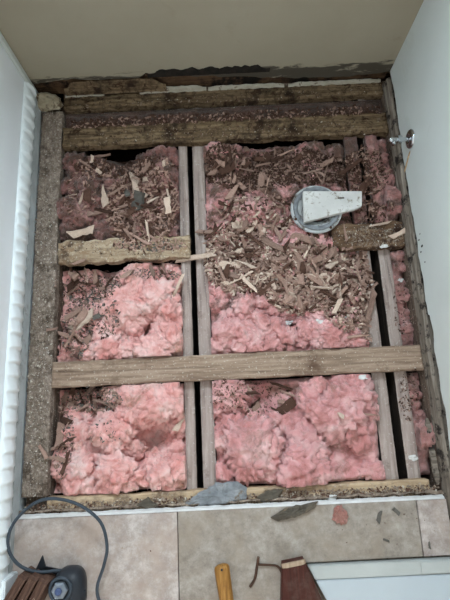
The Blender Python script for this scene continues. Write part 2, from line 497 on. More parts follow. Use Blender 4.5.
def hf_board(name, x0, x1, y0, y1, zt, th, mat, rough=.001, edge=.002, rot=0.0, seed=0, step=.006, parent=None, tilt=0.0, freq=30, axis='x', pits=0.0, side=None):
    """timber with a worn, slightly lumpy upper face; origin at its base centre"""
    cx, cy, z0 = (x0 + x1) / 2, (y0 + y1) / 2, zt - th
    nx = max(2, int((x1 - x0) / step)); ny = max(2, int((y1 - y0) / step))
    X, Y = np.meshgrid(np.linspace(x0, x1, nx + 1), np.linspace(y0, y1, ny + 1), indexing='ij')
    sxs, sys_ = (.25, 1) if axis == 'x' else (1, .25)
    Z = zt + rough * (fbm(X * freq * sxs, Y * freq * sys_, seed, 4) * 1.2 + fbm(X * freq * 3, Y * freq * 3, seed + 5, 3) * .6)
    if pits:
        Z = Z - pits * sstep(.15, .45, fbm(X * 14 * sxs * 2, Y * 14 * sys_ * 2, seed + 31, 4))
    Z = np.minimum(Z, zt + rough * 1.2)
    e = np.minimum(np.minimum(X - x0, x1 - X), np.minimum(Y - y0, y1 - Y))
    Z = Z - .004 * (1 - sstep(0, .006, e))
    jx = edge * fbm(X * 25, Y * 25, seed + 11, 4); jy = edge * fbm(X * 25, Y * 25, seed + 12, 4)
    if rot:   # eaten away edge along y0 / y1
        jy = jy + np.where(Y < (y0 + y1) / 2, 1, -1) * rot * np.clip(fbm(X * 12, Y * 0 + seed, seed + 21, 5) + .15, 0, 1) * (1 - sstep(0, (y1 - y0) * .45, e))
    wgt = 1 - sstep(0, .02, e)
    PX = X + jx * wgt; PY = Y + jy * wgt
    V = np.stack([PX - cx, PY - cy, Z - z0], -1).reshape(-1, 3).tolist(); F = []
    idx = lambda i, j: i * (ny + 1) + j
    for i in range(nx):
        for j in range(ny):
            F.append((idx(i, j), idx(i + 1, j), idx(i + 1, j + 1), idx(i, j + 1)))
    loop = [idx(i, 0) for i in range(nx + 1)] + [idx(nx, j) for j in range(1, ny + 1)] + [idx(i, ny) for i in range(nx - 1, -1, -1)] + [idx(0, j) for j in range(ny - 1, 0, -1)]
    base = len(V)
    for q in loop: V.append((V[q][0], V[q][1], 0.0))
    L = len(loop)
    for k in range(L):
        F.append((loop[k], base + k, base + (k + 1) % L, loop[(k + 1) % L]))
    F.append(tuple(base + k for k in range(L - 1, -1, -1)))
    o = mesh_obj(name, V, F, mat, parent, loc=(cx, cy, z0))
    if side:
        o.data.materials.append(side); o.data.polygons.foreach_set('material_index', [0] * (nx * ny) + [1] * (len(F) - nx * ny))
    return o


struct(hf_board('trim_5', 0.002, W - .002, D + .016, D + .099, .098, .096, M['wallplate'], .004, .003, seed=3))
# painted-over remnant of baseboard, dark mould ridge, caulk, plaster: at the foot of the back wall


def strip_on_back(name, us, z0, z1, y, th, mat, seed, raggedness=.006, step=.006):
    """ragged strip standing against the back wall between two pixel columns"""
    xa = at_y(us[0], 85, y).x; xb = at_y(us[1], 85, y).x
    n = max(3, int((xb - xa) / step)); A = np.linspace(xa, xb, n + 1)
    t = np.linspace(0, 1, n + 1); tap = sstep(0, .12, t) * (1 - sstep(.85, 1, t))
    top = z0 + (z1 - z0) * (.45 + .55 * tap) + raggedness * fbm(A * 28, A * 0 + seed, seed, 4)
    top = np.maximum(top, z0 + .003)
    V = []; F = []
    for a, zt, f in zip(A, top, fbm(A * 35, A * 0 + 4 + seed, seed + 1, 3) * .35 + .75):
        V += [(a - xa, 0, 0), (a - xa, -th * f, 0), (a - xa, -th * f * .8, (zt - z0) * .8), (a - xa, 0, zt - z0)]
    for i in range(n):
        k = 4 * i
        for j in range(4):
            F.append((k + j, k + (j + 1) % 4, k + 4 + (j + 1) % 4, k + 4 + j))
    F += [(3, 2, 1, 0), (4 * n, 4 * n + 1, 4 * n + 2, 4 * n + 3)]
    return mesh_obj(name, V, F, mat, loc=(xa, y, z0))


def p_z(u, v): return at_y(u, v, D).z


o = strip_on_back('baseboard_back', (62, 166), .020, .084, D - .0005, .012, M['bar_rot'], 2, .009); struct(o)
tag(strip_on_back('black_mould_crust', (150, 268), .092, .126, D - .0005, .004, M['mould'], 5, .014), 'long crust of black mould along the foot of the back wall', 'mould')
for us, z1, sd, lab in (((60, 101), .010, 21, 'thin white caulk sliver at the left end of the back wall foot'),
                        ((138, 206), .026, 22, 'wide ragged white caulk strip under the black mould crust'),
                        ((208, 284), .018, 23, 'white caulk strip in the middle of the back wall foot'),
                        ((288, 378), .016, 24, 'long straight white caulk strip at the right end of the back wall foot')):
    tag(strip_on_back('caulk_strip', us, .0035, z1, D + .006, .014, M['caulk'], sd, .005), lab, 'caulk', 'caulk strips along the back wall')


def lump(name, loc, size, mat, seed, amp=.35, sub=3, freq=2.2):
    bm = bmesh.new(); bmesh.ops.create_icosphere(bm, subdivisions=sub, radius=1)
    P = np.array([v.co[:] for v in bm.verts])
    d = 1 + amp * (fbm(P[:, 0] * freq + 3, P[:, 1] * freq + P[:, 2] * 1.7, seed, 4) + .6 * fbm(P[:, 2] * freq, P[:, 0] * freq - P[:, 1], seed + 3, 4))
    for v, p, k in zip(bm.verts, P, d):
        q = p * k * np.array(size)
        q[2] = max(q[2], -size[2] * .25)
        v.co = Vector(q) + Vector((0, 0, size[2] * .25))
    return bm_obj(name, bm, mat, smooth=False, loc=loc)


p = at_y(50, 86, D - .03)
tag(lump('plaster_chunk', (at(50, 90).x, D - .035, .004), (.055, .032, .045), M['plaster'], 4), 'crumbled cream plaster lump in the back left corner', 'plaster')

for k_, (u_, v_, s_) in enumerate(((419, 240, .004), (422, 246, .006), (421, 252, .004), (425, 262, .003), (420, 234, .003))):
    p_ = at_x(u_, v_, W - .0004)
    bm = bmesh.new(); lathe(bm, [(.0002, .0016), (.6 * s_, .0014), (s_, .0003), (s_ * .9, 0)], 9, Matrix.Translation(p_) @ Matrix.Rotation(math.radians(-90), 4, 'Y') @ Matrix.Diagonal((1.4, .8, 1, 1)))
    tag(bm_obj('mould_spot', bm, M['mould']), 'tiny black mould spot on the right wall above the torn strip', 'mould', 'mould spots on the right wall')

# sole plate and torn strips at the foot of the right wall
struct(hf_board('trim_6', W + .0005, W + .09, Y0, D - .01, .040, .039, M['strip'], .003, .002, seed=6, axis='y'))
bm = bmesh.new(); n = 150
A = np.linspace(-.05, D - .02, n); H = .052 + .014 * fbm(A * 8, A * 0 + 9, 40, 5); X1 = .004 + .004 * fbm(A * 11, A * 0 + 2, 41, 4)
ring = []
for a, h, xx in zip(A, H, X1):
    ring.append([bm.verts.new(c) for c in ((W - .001, a, .001), (W - .010 - max(xx, 0), a, .001), (W - .008 - max(xx, 0) * .6, a, h * .8), (W - .001, a, h))])
for i in range(n - 1):
    for j in range(4): bm.faces.new((ring[i][j], ring[i][(j + 1) % 4], ring[i + 1][(j + 1) % 4], ring[i + 1][j]))
bm.faces.new(ring[0]); bm.faces.new(ring[-1][::-1])
struct(bm_obj('baseboard_right', bm, M['strip']))

# ------------------------------------------------------------------ tiled floor in front
TZ = .026
floor = struct(box_obj('floor', -.10, W + .13, -1.6, .004, -.36, .010, M['bed']))
yE = [at(u, v, TZ) for u, v in ((20, 521), (120, 515), (220, 510), (320, 505), (440, 498))]
yEdge = sum(p.y for p in yE) / 5
xj = at(178, 540, TZ).x


def tile(x0, x1, y0, y1, mat, seed):
    bm = bmesh.new(); box(bm, x0, x1, y0, y1, 0, TZ - .0102, .0015)
    o = bm_obj('tile', bm, mat); o.location = (0, 0, .0102); o.parent = floor
    o.matrix_parent_inverse = floor.matrix_world.inverted() if False else Matrix.Translation(floor.location).inverted()
    return o


tile(-.0, xj - .0015, -.62, yEdge, M['tile'], 1)
YG = -.150


def tile_poly(pts, mat):
    bm = bmesh.new(); lo = [bm.verts.new((x, y, 0)) for x, y in pts]; hi = [bm.verts.new((x, y, TZ - .0102)) for x, y in pts]
    bm.faces.new(lo[::-1]); bm.faces.new(hi); n_ = len(pts)
    for k in range(n_): bm.faces.new((lo[k], lo[(k + 1) % n_], hi[(k + 1) % n_], hi[k]))
    bmesh.ops.bevel(bm, geom=list(bm.edges), offset=.0012, segments=2, affect='EDGES')
    o = bm_obj('tile', bm, mat); o.location = (0, 0, .0102); o.parent = floor; o.matrix_parent_inverse = Matrix.Translation(floor.location).inverted()


tile_poly([(xj + .0015, -.62), (.915, -.62), (.915, YG), (1.287, YG), (1.287, yEdge + .001), (xj + .0015, yEdge + .001)], M['tile_b'])
tile_poly([(1.290, YG), (W - .016, YG), (W - .016, yEdge), (1.290, yEdge)], M['tile'])
for a, b in ((-.0, xj - .0015), (xj + .0015, .915)):
    tile(a, b, -1.25, -.623, M['tile'], 5)
# pale broken edge of the tiles
n = 220; A = np.linspace(.001, W - .02, n); E = .003 + .003 * fbm(A * 30, A * 0, 51, 4)
V = []; F = []
for a, e in zip(A, E):
    V += [(a, yEdge + .0012, .011), (a, yEdge + .0085 + max(e, 0), .011), (a, yEdge + .005 + max(e, 0) * .6, TZ - .003), (a, yEdge + .0012, TZ - .0005)]
for i in range(n - 1):
    k = 4 * i
    for j in range(4): F.append((k + j, k + 4 + j, k + 4 + (j + 1) % 4, k + (j + 1) % 4))
F += [(0, 1, 2, 3), (4 * n - 1, 4 * n - 2, 4 * n - 3, 4 * n - 4)]
o = mesh_obj('tile_edge', V, F, M['tile_edge'], floor); o.matrix_parent_inverse = Matrix.Translation(floor.location).inverted()

# ------------------------------------------------------------------ timber frame
ZJ = -.0385
jl0 = at(182, 300, ZJ).x; jl1 = jl0 + .035
jr0 = jl1 + .021; jr1 = jr0 + .045
r1 = (at(395, 430, ZJ).x + at(377, 309, ZJ).x) / 2       # left side of the gap by the right wall
ra0 = r1 - .052
r1 -= .003; rb0 = r1 + .031; rb1 = rb0 + .044
print('joists', jl0, jl1, jr0, jr1, 'right', ra0, r1, rb0, rb1, at(395, 430, ZJ).x, at(377, 309, ZJ).x)

TH = .0382
timbers = []


def timber(o, label, cat='timber', group=None):
    tag(o, label, cat, group); timbers.append(o); return o


timber(hf_board('sole_plate', .0135, .096, .072, 1.515, 0, TH, M['plate'], .0045, .002, seed=70, step=.005, freq=60, axis='y'),
       'mortar-crusted flat timber plate along the left wall')
timber(hf_board('floor_plank', .100, W - .012, D - .053, D + .010, 0, TH, M['bar_rot'], .003, .002, .010, seed=71, step=.006, pits=.006),
       'rotten plank at the foot of the back wall, hindmost of all timbers')
timber(hf_board('floor_plank', .100, W - .012, 1.350, 1.440, 0, TH, M['bar_rot'], .003, .003, .012, seed=72, step=.006, pits=.005),
       'rotten dark brown plank crossing the hole, second from the back wall')
timber(hf_board('floor_plank', .100, jl1 + .004, .868, .962, .000, TH, M['bar_pale'], .003, .003, .020, seed=73, step=.005, pits=.008),
       'short pale split plank crossing the left bays behind the long bare plank')
timber(hf_board('floor_plank', at(333, 240).x, W - .012, .872, .975, .000, TH, M['bar_debris'], .004, .004, .018, seed=74, step=.005, pits=.006),
       'short crumbly brown plank beside the toilet flange at the right wall')
timber(hf_board('floor_plank', .0975, W - .012, .421, .510, .000, TH, M['bar'], .0012, .0015, .004, seed=75, step=.006, pits=.002),
       'long bare grey-brown plank crossing the whole hole between the walls')
yr1 = at(200, 488).y
timber(hf_board('floor_plank', .0975, W - .050, .006, .068, -.002, TH - .002, M['rail'], .0012, .002, .004, seed=76, step=.006),
       'tan plank along the tile edge, nearest of all timbers')

JT = ZJ - .0002; JD = .185


def joist(x0, x1, seed, label, mat='joist'):
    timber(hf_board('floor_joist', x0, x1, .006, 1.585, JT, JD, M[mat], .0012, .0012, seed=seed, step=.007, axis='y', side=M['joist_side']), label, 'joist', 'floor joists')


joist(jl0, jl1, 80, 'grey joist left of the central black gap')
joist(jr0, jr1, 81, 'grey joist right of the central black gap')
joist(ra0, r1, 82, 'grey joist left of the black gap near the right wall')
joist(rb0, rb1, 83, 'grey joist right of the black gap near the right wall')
struct(hf_board('trim_7', .0135, .0955, .006, 1.585, JT, .3, M['joist_dark'], .001, .001, seed=84, axis='y'))
struct(hf_board('trim_8', W - .010, W + .09, .006, 1.585, 0.0, .35, M['joist_dark'], .001, .001, seed=85, axis='y'))
struct(hf_board('trim_9', .0975, W - .012, D + .012, D + .099, -.001, .35, M['joist_dark'], .001, .001, seed=86))
# loose lath leaning along the right wall in the front right bay
a = at(426, 418); b = at(437, 484)


def loose_stick(name, p0, p1, wd, th, mat, seed, label, cat='wood strip', group=None):
    p0 = Vector(p0); p1 = Vector(p1); d = p1 - p0; L = d.length
    n = max(4, int(L / .008)); V = []; F = []
    A = np.linspace(0, L, n + 1); jw = fbm(A * 40, A * 0 + seed, seed, 4) * .22; jz = fbm(A * 25, A * 0 + seed + 5, seed + 2, 4) * .3
    tap = np.minimum(1, .35 + np.minimum(A, L - A) / (.18 * L + 1e-6))
    for a_, w_, z_, t_ in zip(A, jw, jz, tap):
        hw = wd / 2 * t_
        V += [(a_, -hw * (1 + w_), 0), (a_, hw * (1 - w_), 0), (a_, hw * (.9 - w_), th * (1 + z_)), (a_, -hw * (.9 + w_), th * (1 + z_))]
    for i in range(n):
        k = 4 * i
        for j in range(4): F.append((k + j, k + (j + 1) % 4, k + 4 + (j + 1) % 4, k + 4 + j))
    F += [(3, 2, 1, 0), (4 * n, 4 * n + 1, 4 * n + 2, 4 * n + 3)]
    o = mesh_obj(name, V, F, mat)
    o.location = p0; o.rotation_euler = d.to_track_quat('X', 'Z').to_euler()
    return tag(o, label, cat, group)


loose_stick('lath', (a.x, a.y, .001), (b.x, b.y, .001), .018, .010, M['strip'], 5, 'short tan lath lying along the right wall beside the front bay')

# ------------------------------------------------------------------ insulation
batt_polys_v = []; batt_polys_f = []


def add_bvh(o):
    base = len(batt_polys_v); mw = Matrix.Translation(o.location) @ o.rotation_euler.to_matrix().to_4x4()
    batt_polys_v.extend([mw @ v.co for v in o.data.vertices])
    batt_polys_f.extend([[base + i for i in p.vertices] for p in o.data.polygons])


_b = bmesh.new(); bmesh.ops.create_icosphere(_b, subdivisions=4, radius=1)
ICO = np.array([v.co[:] for v in _b.verts]); ICOF = np.array([[v.index for v in f.verts] for f in _b.faces]); _b.free()


def batt(label, x0, x1, y0, y1, base, amp, mat, seed, bumps=(), step=.0042, edge=.03, puff=.06, drop=.02, zb=-.175, tufts=1.0, tsize=1.0, wisps=350):
    """loose wool filling one bay; bumps: (u, v, radius_px, dz)"""
    nx = max(4, int((x1 - x0) / step)); ny = max(4, int((y1 - y0) / step))
    X, Y = np.meshgrid(np.linspace(x0, x1, nx + 1), np.linspace(y0, y1, ny + 1), indexing='ij')
    wx = X + .03 * fbm(X * 9, Y * 9, seed + 1, 3); wy = Y + .03 * fbm(X * 9, Y * 9, seed + 2, 3)
    big = fbm(wx * 7, wy * 7, seed + 3, 3)
    w1 = .55 - worley(wx / puff, wy / puff, seed + 4)
    w2 = .5 - worley(wx / (puff * .42) + .4 * big, wy / (puff * .42), seed + 5)
    rid = 1 - np.abs(fbm(wx * 13, wy * 13, seed + 15, 3)) * 2.2
    Z = base + amp * (1.5 * big + 1.5 * w1 + .55 * w2 + .35 * rid + .4 * fbm(wx * 55, wy * 55, seed + 6, 3))
    for (u, v, r, dz) in bumps:
        dz = dz * (2.5 if dz < 0 else 1.9)
        c = at(u, v, base); rr = r * .0036
        dd = np.hypot(X - c.x, Y - c.y) / rr * (1 + .35 * fbm(X * 16, Y * 16, seed + 8, 3))
        Z = Z + dz * np.exp(-dd ** 2 * 1.2)
    e = np.minimum(np.minimum(X - x0, x1 - X), np.minimum(Y - y0, y1 - Y))
    ew = edge * (.6 + .9 * hash2(np.floor(X * 0), np.floor(Y * 0), seed) + .5 * fbm(X * 14, Y * 14, seed + 9, 3))
    Z = Z - drop * (1 - sstep(0, np.maximum(ew, .006), e)) ** 1.5
    Z = np.where(Z > .0, .035 * np.tanh(Z / .035), Z)
    Z = np.maximum(Z, zb + .006)
    # roll the tops sideways so the tufts overhang
    k = sstep(.004, .03, e)
    fx = fbm(X * 22 + 9, Y * 22, seed + 12, 3); fy = fbm(X * 22, Y * 22 + 5, seed + 13, 3)
    up = np.clip((Z - base) / .03, -.5, 1.5)
    PX = np.clip(X + k * .012 * fx * (1 + up), x0, x1); PY = np.clip(Y + k * (.012 * fy * (1 + up) - .010 * np.clip(up, 0, 1.5)), y0, y1)
    cx, cy = (x0 + x1) / 2, (y0 + y1) / 2
    V = np.stack([PX - cx, PY - cy, Z - zb], -1).reshape(-1, 3).tolist(); F = []
    for i in range(nx):
        for j in range(ny):
            q = i * (ny + 1) + j; F.append((q, q + ny + 1, q + ny + 2, q + 1))
    idx = lambda i, j: i * (ny + 1) + j
    loop = [idx(i, 0) for i in range(nx + 1)] + [idx(nx, j) for j in range(1, ny + 1)] + [idx(i, ny) for i in range(nx - 1, -1, -1)] + [idx(0, j) for j in range(ny - 1, 0, -1)]
    b0 = len(V)
    for q in loop: V.append((V[q][0], V[q][1], 0))
    L = len(loop)
    for q in range(L): F.append((loop[q], b0 + q, b0 + (q + 1) % L, loop[(q + 1) % L]))
    F.append(tuple(b0 + q for q in range(L - 1, -1, -1)))
    if tufts:
        rr_ = random.Random(seed)
        nt_ = int(tufts * (x1 - x0) * (y1 - y0) * 800); Xs = np.linspace(x0, x1, nx + 1); Ys = np.linspace(y0, y1, ny + 1)
        holes = [(at(u, v, base), r * .0036) for (u, v, r, dz) in bumps if dz < 0]
        peaks = [(u, v, r) for (u, v, r, dz) in bumps if dz > .009]
        for q in range(nt_ + len(peaks) * 8):
            if q < nt_: px, py = rr_.uniform(x0, x1), rr_.uniform(y0, y1)
            else:
                u, v, r = peaks[(q - nt_) // 8]; c = at(u, v, base); px = c.x + rr_.gauss(0, .4) * r * .0036; py = c.y + rr_.gauss(0, .4) * r * .0036
            R = rr_.choice((.014, .018, .022, .028, .034)) * rr_.uniform(.8, 1.15) * tsize * (1 if x1 - x0 > .1 else .7)
            px = min(max(px, x0 + R * .75), x1 - R * .75); py = min(max(py, y0 + R * .75), y1 - R * .75)
            if q >= nt_: R *= 1.25
            if q < nt_ and any((Vector((px, py)) - h.xy).length < hr * .8 for h, hr in holes): continue
            zz = float(Z[int((px - x0) / (x1 - x0) * nx), int((py - y0) / (y1 - y0) * ny)])
            zz = min(zz, .012)
            P = ICO.copy()
            ang = rr_.uniform(0, 6.28); st = rr_.uniform(1.0, 1.5)
            Q = P * np.array([st, 1, rr_.uniform(.55, .85)]) * R
            Q = np.stack([Q[:, 0] * math.cos(ang) - Q[:, 1] * math.sin(ang), Q[:, 0] * math.sin(ang) + Q[:, 1] * math.cos(ang), Q[:, 2]], 1)
            wx_ = (Q[:, 0] + px); wy_ = (Q[:, 1] + py); wz_ = Q[:, 2] + zz
            d_ = .95 + .55 * (.5 - worley((wx_ + .6 * wz_) / .016, (wy_ - .7 * wz_) / .016, seed + q)) + .42 * fbm((wx_ - .8 * wz_) * 45, (wy_ + .9 * wz_) * 45, seed + q, 4)
            Q = Q * d_[:, None]
            Q = Q + np.array([px - cx, py - cy, zz - zb - R * .12])
            Q[:, 0] = np.clip(Q[:, 0], x0 - cx - .004, x1 - cx + .004); Q[:, 1] = np.clip(Q[:, 1], y0 - cy - .002, y1 - cy + .002)
            b0 = len(V); V.extend(Q.tolist()); F.extend((ICOF + b0).tolist())
    rw = random.Random(seed + 500)
    for q in range(int(wisps * min(1, (x1 - x0) * (y1 - y0) / .12)) if tufts else 0):      # loose glass fibres
        px, py = rw.uniform(x0 + .012, x1 - .012), rw.uniform(y0 + .012, y1 - .012)
        zz = float(Z[int((px - x0) / (x1 - x0) * nx), int((py - y0) / (y1 - y0) * ny)]) - zb + rw.uniform(.006, .022) * tufts ** .5
        an = rw.uniform(0, 6.28); cv = rw.uniform(-2.2, 2.2); L_ = rw.uniform(.010, .030); wv = rw.uniform(.0004, .0009); x, y = px - cx, py - cy
        b0 = len(V)
        for k_ in range(6):
            hw = wv * (1 - abs(k_ - 2.5) / 3.2); nxx, nyy = -math.sin(an), math.cos(an); dz_ = .006 * math.sin(k_ * .63)
            V.append((min(max(x + nxx * hw, x0 - cx), x1 - cx), min(max(y + nyy * hw, y0 - cy), y1 - cy), zz + dz_)); V.append((min(max(x - nxx * hw, x0 - cx), x1 - cx), min(max(y - nyy * hw, y0 - cy), y1 - cy), zz + dz_ + wv))
            x += math.cos(an) * L_ / 5; y += math.sin(an) * L_ / 5; an += cv / 5
        F.extend([(b0 + 2 * k_, b0 + 2 * k_ + 1, b0 + 2 * k_ + 3, b0 + 2 * k_ + 2) for k_ in range(5)])
    o = mesh_obj('insulation_batt', V, F, mat, smooth=True, loc=(cx, cy, zb))
    tag(o, label, 'insulation', 'insulation in the joist bays'); add_bvh(o)
    return o


XL = .0985
g_ = .003
iA = batt('dirty pink wool under wood litter in the back left bay', XL, jl0 - g_, .966, 1.346, -.045, .020, M['ins_A'], 101,
          [(92, 195, 16, .030), (75, 215, 14, .02), (165, 180, 14, .018), (120, 160, 30, -.03), (130, 225, 22, .010), (168, 210, 10, .015)])
iC = batt('big torn pink tuft with a hollow in the middle left bay', XL, jl0 - g_, .514, .864, -.050, .022, M['ins_C'], 103,
          [(130, 297, 26, .034), (110, 335, 18, .012), (165, 335, 18, .030), (148, 334, 15, -.040), (165, 345, 10, -.02), (80, 290, 26, -.024), (65, 330, 14, -.018), (110, 275, 20, -.025), (95, 330, 12, -.012), (160, 300, 16, .018), (150, 352, 20, .022), (85, 345, 20, .006)])
iF = batt('bright pale pink wool with a brown hollow in the front left bay', XL, jl0 - g_, .071, .417, -.048, .022, M['ins_C'], 106,
          [(145, 405, 24, .034), (152, 440, 20, -.036), (130, 462, 10, -.02), (95, 440, 10, -.016), (60, 478, 10, -.03), (75, 395, 28, -.030), (55, 425, 12, -.02), (100, 405, 14, -.016), (70, 465, 20, .014), (110, 430, 14, .02), (120, 478, 22, .026), (165, 470, 14, .018), (175, 400, 14, .02)])
iB = batt('pink wool half buried by wood chips in the large middle bay', jr1 + g_, ra0 - g_, .514, 1.346, -.045, .018, M['ins_B'], 102,
          [(240, 325, 34, .022), (225, 285, 18, .012), (255, 215, 20, .014), (330, 335, 30, .018), (300, 250, 30, .012), (290, 195, 12, .012), (270, 165, 30, -.012), (330, 165, 24, -.010), (295, 322, 12, -.03), (318, 209, 27, -.03)])
iG = batt('broad rosy pink wool filling the front middle bay', jr1 + g_, ra0 - g_, .071, .417, -.040, .015, M['ins_G'], 107,
          [(250, 440, 34, .018), (330, 420, 36, .014), (310, 460, 40, .014), (230, 395, 16, .012), (275, 395, 26, -.016), (225, 415, 12, -.020), (243, 410, 14, -.020), (260, 404, 14, -.018), (300, 430, 16, -.016), (325, 440, 16, -.016), (350, 452, 16, -.016), (288, 445, 9, -.02), (282, 465, 9, -.022), (300, 400, 16, -.014), (225, 455, 10, -.012), (350, 400, 20, .01)], edge=.02, puff=.085, tufts=.35, tsize=1.5)
iD = batt('dark dirty pink wool in the back right bay by the wall', rb1 + g_, W - .0135, .978, 1.346, -.030, .018, M['ins_D'], 104, [(385, 205, 16, .02)])
iE = batt('narrow pink wool strip in the middle right bay by the wall', rb1 + g_, W - .0135, .514, .868, -.045, .014, M['ins_D'], 105, [(395, 290, 12, .015)])
iH = batt('narrow pink and grey wool strip in the front right bay', rb1 + g_, W - .0135, .071, .417, -.050, .014, M['ins_D'], 108, [(414, 435, 10, .02)])
iI = batt('dirty wool and dust between the two hindmost planks', XL, W - .0135, 1.444, D - .057, -.026, .006, M['ins_dust'], 109, zb=-.0383, tufts=0)
batt('thin dirty wool mat on the left joist behind the flange', ra0 - .001, r1 - .001, .98, 1.346, -.016, .010, M['ins_A'], 110, zb=-.0383, drop=.006, tufts=0)
batt('thin dirty wool mat on the right joist behind the flange', rb0 + .001, rb1 + .001, .98, 1.346, -.016, .010, M['ins_D'], 111, zb=-.0383, drop=.006, tufts=0)

for t in timbers: add_bvh(t)
add_bvh(bpy.data.objects['trim_8'])
bvh = BVHTree.FromPolygons(batt_polys_v, batt_polys_f)


def drop(x, y, z0=.4):
    h = bvh.ray_cast(Vector((x, y, z0)), Vector((0, 0, -1)))
    if h[0] is None: return Vector((x, y, TZ if y < yEdge else 0.0)), Vector((0, 0, 1))
    if y < yEdge + .004: return Vector((x, y, TZ)), Vector((0, 0, 1))
    n = h[1]
    if n.z < 0: n = -n
    return h[0], n


# ------------------------------------------------------------------ toilet flange with slab, valve
FZ = .020
fc = at(318, 209, FZ)
fl = empty('toilet_flange', (fc.x - .006, fc.y, -.17))
tag(fl, 'round grey toilet flange on its pipe in the large middle bay', 'flange')
z = lambda h: h + .17
bm = bmesh.new()
lathe(bm, [(.052, z(FZ - .010)), (.090, z(FZ - .010)), (.096, z(FZ - .006)), (.096, z(FZ)), (.092, z(FZ + .004)), (.070, z(FZ + .002)), (.066, z(FZ - .002)), (.052, z(FZ - .002)), (.052, z(FZ - .010))], 40)
bm_obj('flange_ring', bm, M['pvc'], fl, True)
bm = bmesh.new(); lathe(bm, [(.050, z(-.16)), (.0515, z(FZ - .003)), (.046, z(FZ - .003)), (.044, z(-.14)), (.001, z(-.14))], 32)
bm_obj('pipe', bm, M['pvc_dark'], fl, True)
bm = bmesh.new(); lathe(bm, [(.070, z(FZ + .0035)), (.084, z(FZ + .0055)), (.087, z(FZ + .0065)), (.084, z(FZ + .008)), (.070, z(FZ + .006)), (.070, z(FZ + .0035))], 40)
bm_obj('wax_ring', bm, M['cement'], fl, True)
for ang in (205, 300):
    bm = bmesh.new(); lathe(bm, [(.0001, z(FZ + .012)), (.0045, z(FZ + .012)), (.0055, z(FZ + .009)), (.0055, z(FZ + .002))], 8,
                            Matrix.Translation((.089 * math.cos(math.radians(ang)), .089 * math.sin(math.radians(ang)), -.004)))
    bm_obj('bolt', bm, M['rust'], fl, True)

SZ0 = FZ + .0085
q = [at(*c, SZ0 + .018) for c in ((303, 191), (362, 191), (362, 206), (355, 209), (304, 222))]
cx = sum(v.x for v in q) / 5; cy = sum(v.y for v in q) / 5
bm = bmesh.new()
vs = [bm.verts.new((v.x - cx, v.y - cy, 0)) for v in q]
f = bm.faces.new(vs); r = bmesh.ops.extrude_face_region(bm, geom=[f])
bmesh.ops.translate(bm, verts=[v for v in r['geom'] if isinstance(v, bmesh.types.BMVert)], vec=(0, 0, .018))
bmesh.ops.bevel(bm, geom=list(bm.edges), offset=.0015, segments=2, affect='EDGES')
sl = empty('stone_wedge', (cx, cy, SZ0)); tag(sl, 'pale speckled tapered slab lying across the toilet flange', 'slab')
bm_obj('slab', bm, M['marble'], sl)
sp = at(341, 198, SZ0 + .0185)
bm = bmesh.new(); box(bm, sp.x - cx - .012, sp.x - cx + .012, sp.y - cy - .003, sp.y - cy + .003, .0182, .0198, .0005)
bm_obj('slot', bm, M['slate'], sl)

vp = at_x(411, 139, W)
vlv = empty('shutoff_valve', (W - .0005, vp.y, vp.z), (0, math.radians(-90), 0))
tag(vlv, 'chrome water shut-off stub with round escutcheon on the right wall', 'valve')
bm = bmesh.new(); lathe(bm, [(.034, 0), (.034, .003), (.031, .007), (.022, .010), (.012, .011), (.012, 0)], 32)
bm_obj('escutcheon', bm, M['chrome'], vlv, True)
bm = bmesh.new(); lathe(bm, [(.0075, .009), (.0075, .035)], 16); bm_obj('pipe_stub', bm, M['chrome'], vlv, True)
bm = bmesh.new(); lathe(bm, [(.001, .033), (.014, .033), (.014, .047), (.010, .049), (.001, .049)], 6); bm_obj('hex_nut', bm, M['chrome'], vlv)
bm = bmesh.new(); lathe(bm, [(.008, .048), (.008, .064), (.010, .066), (.011, .072), (.009, .077), (.001, .078)], 16); bm_obj('valve_body', bm, M['chrome'], vlv, True)
bm = bmesh.new(); lathe(bm, [(.001, .0), (.012, .0), (.012, .008), (.001, .009)], 16, Matrix.Translation((0, -.010, .064)) @ Matrix.Rotation(math.radians(90), 4, 'X') @ Matrix.Diagonal((1, .6, 1, 1)))
bm_obj('handle', bm, M['chrome'], vlv, True)
# thin brown strip on the wall below it
tag(loose_stick('brown_streak', at_x(410, 151, W - .0022), at_x(404.5, 172, W - .0022), .006, .0012, M['strip_tan'], 9, 'thin brown streak running down under the chrome valve', 'stain'))

# ------------------------------------------------------------------ wood chips


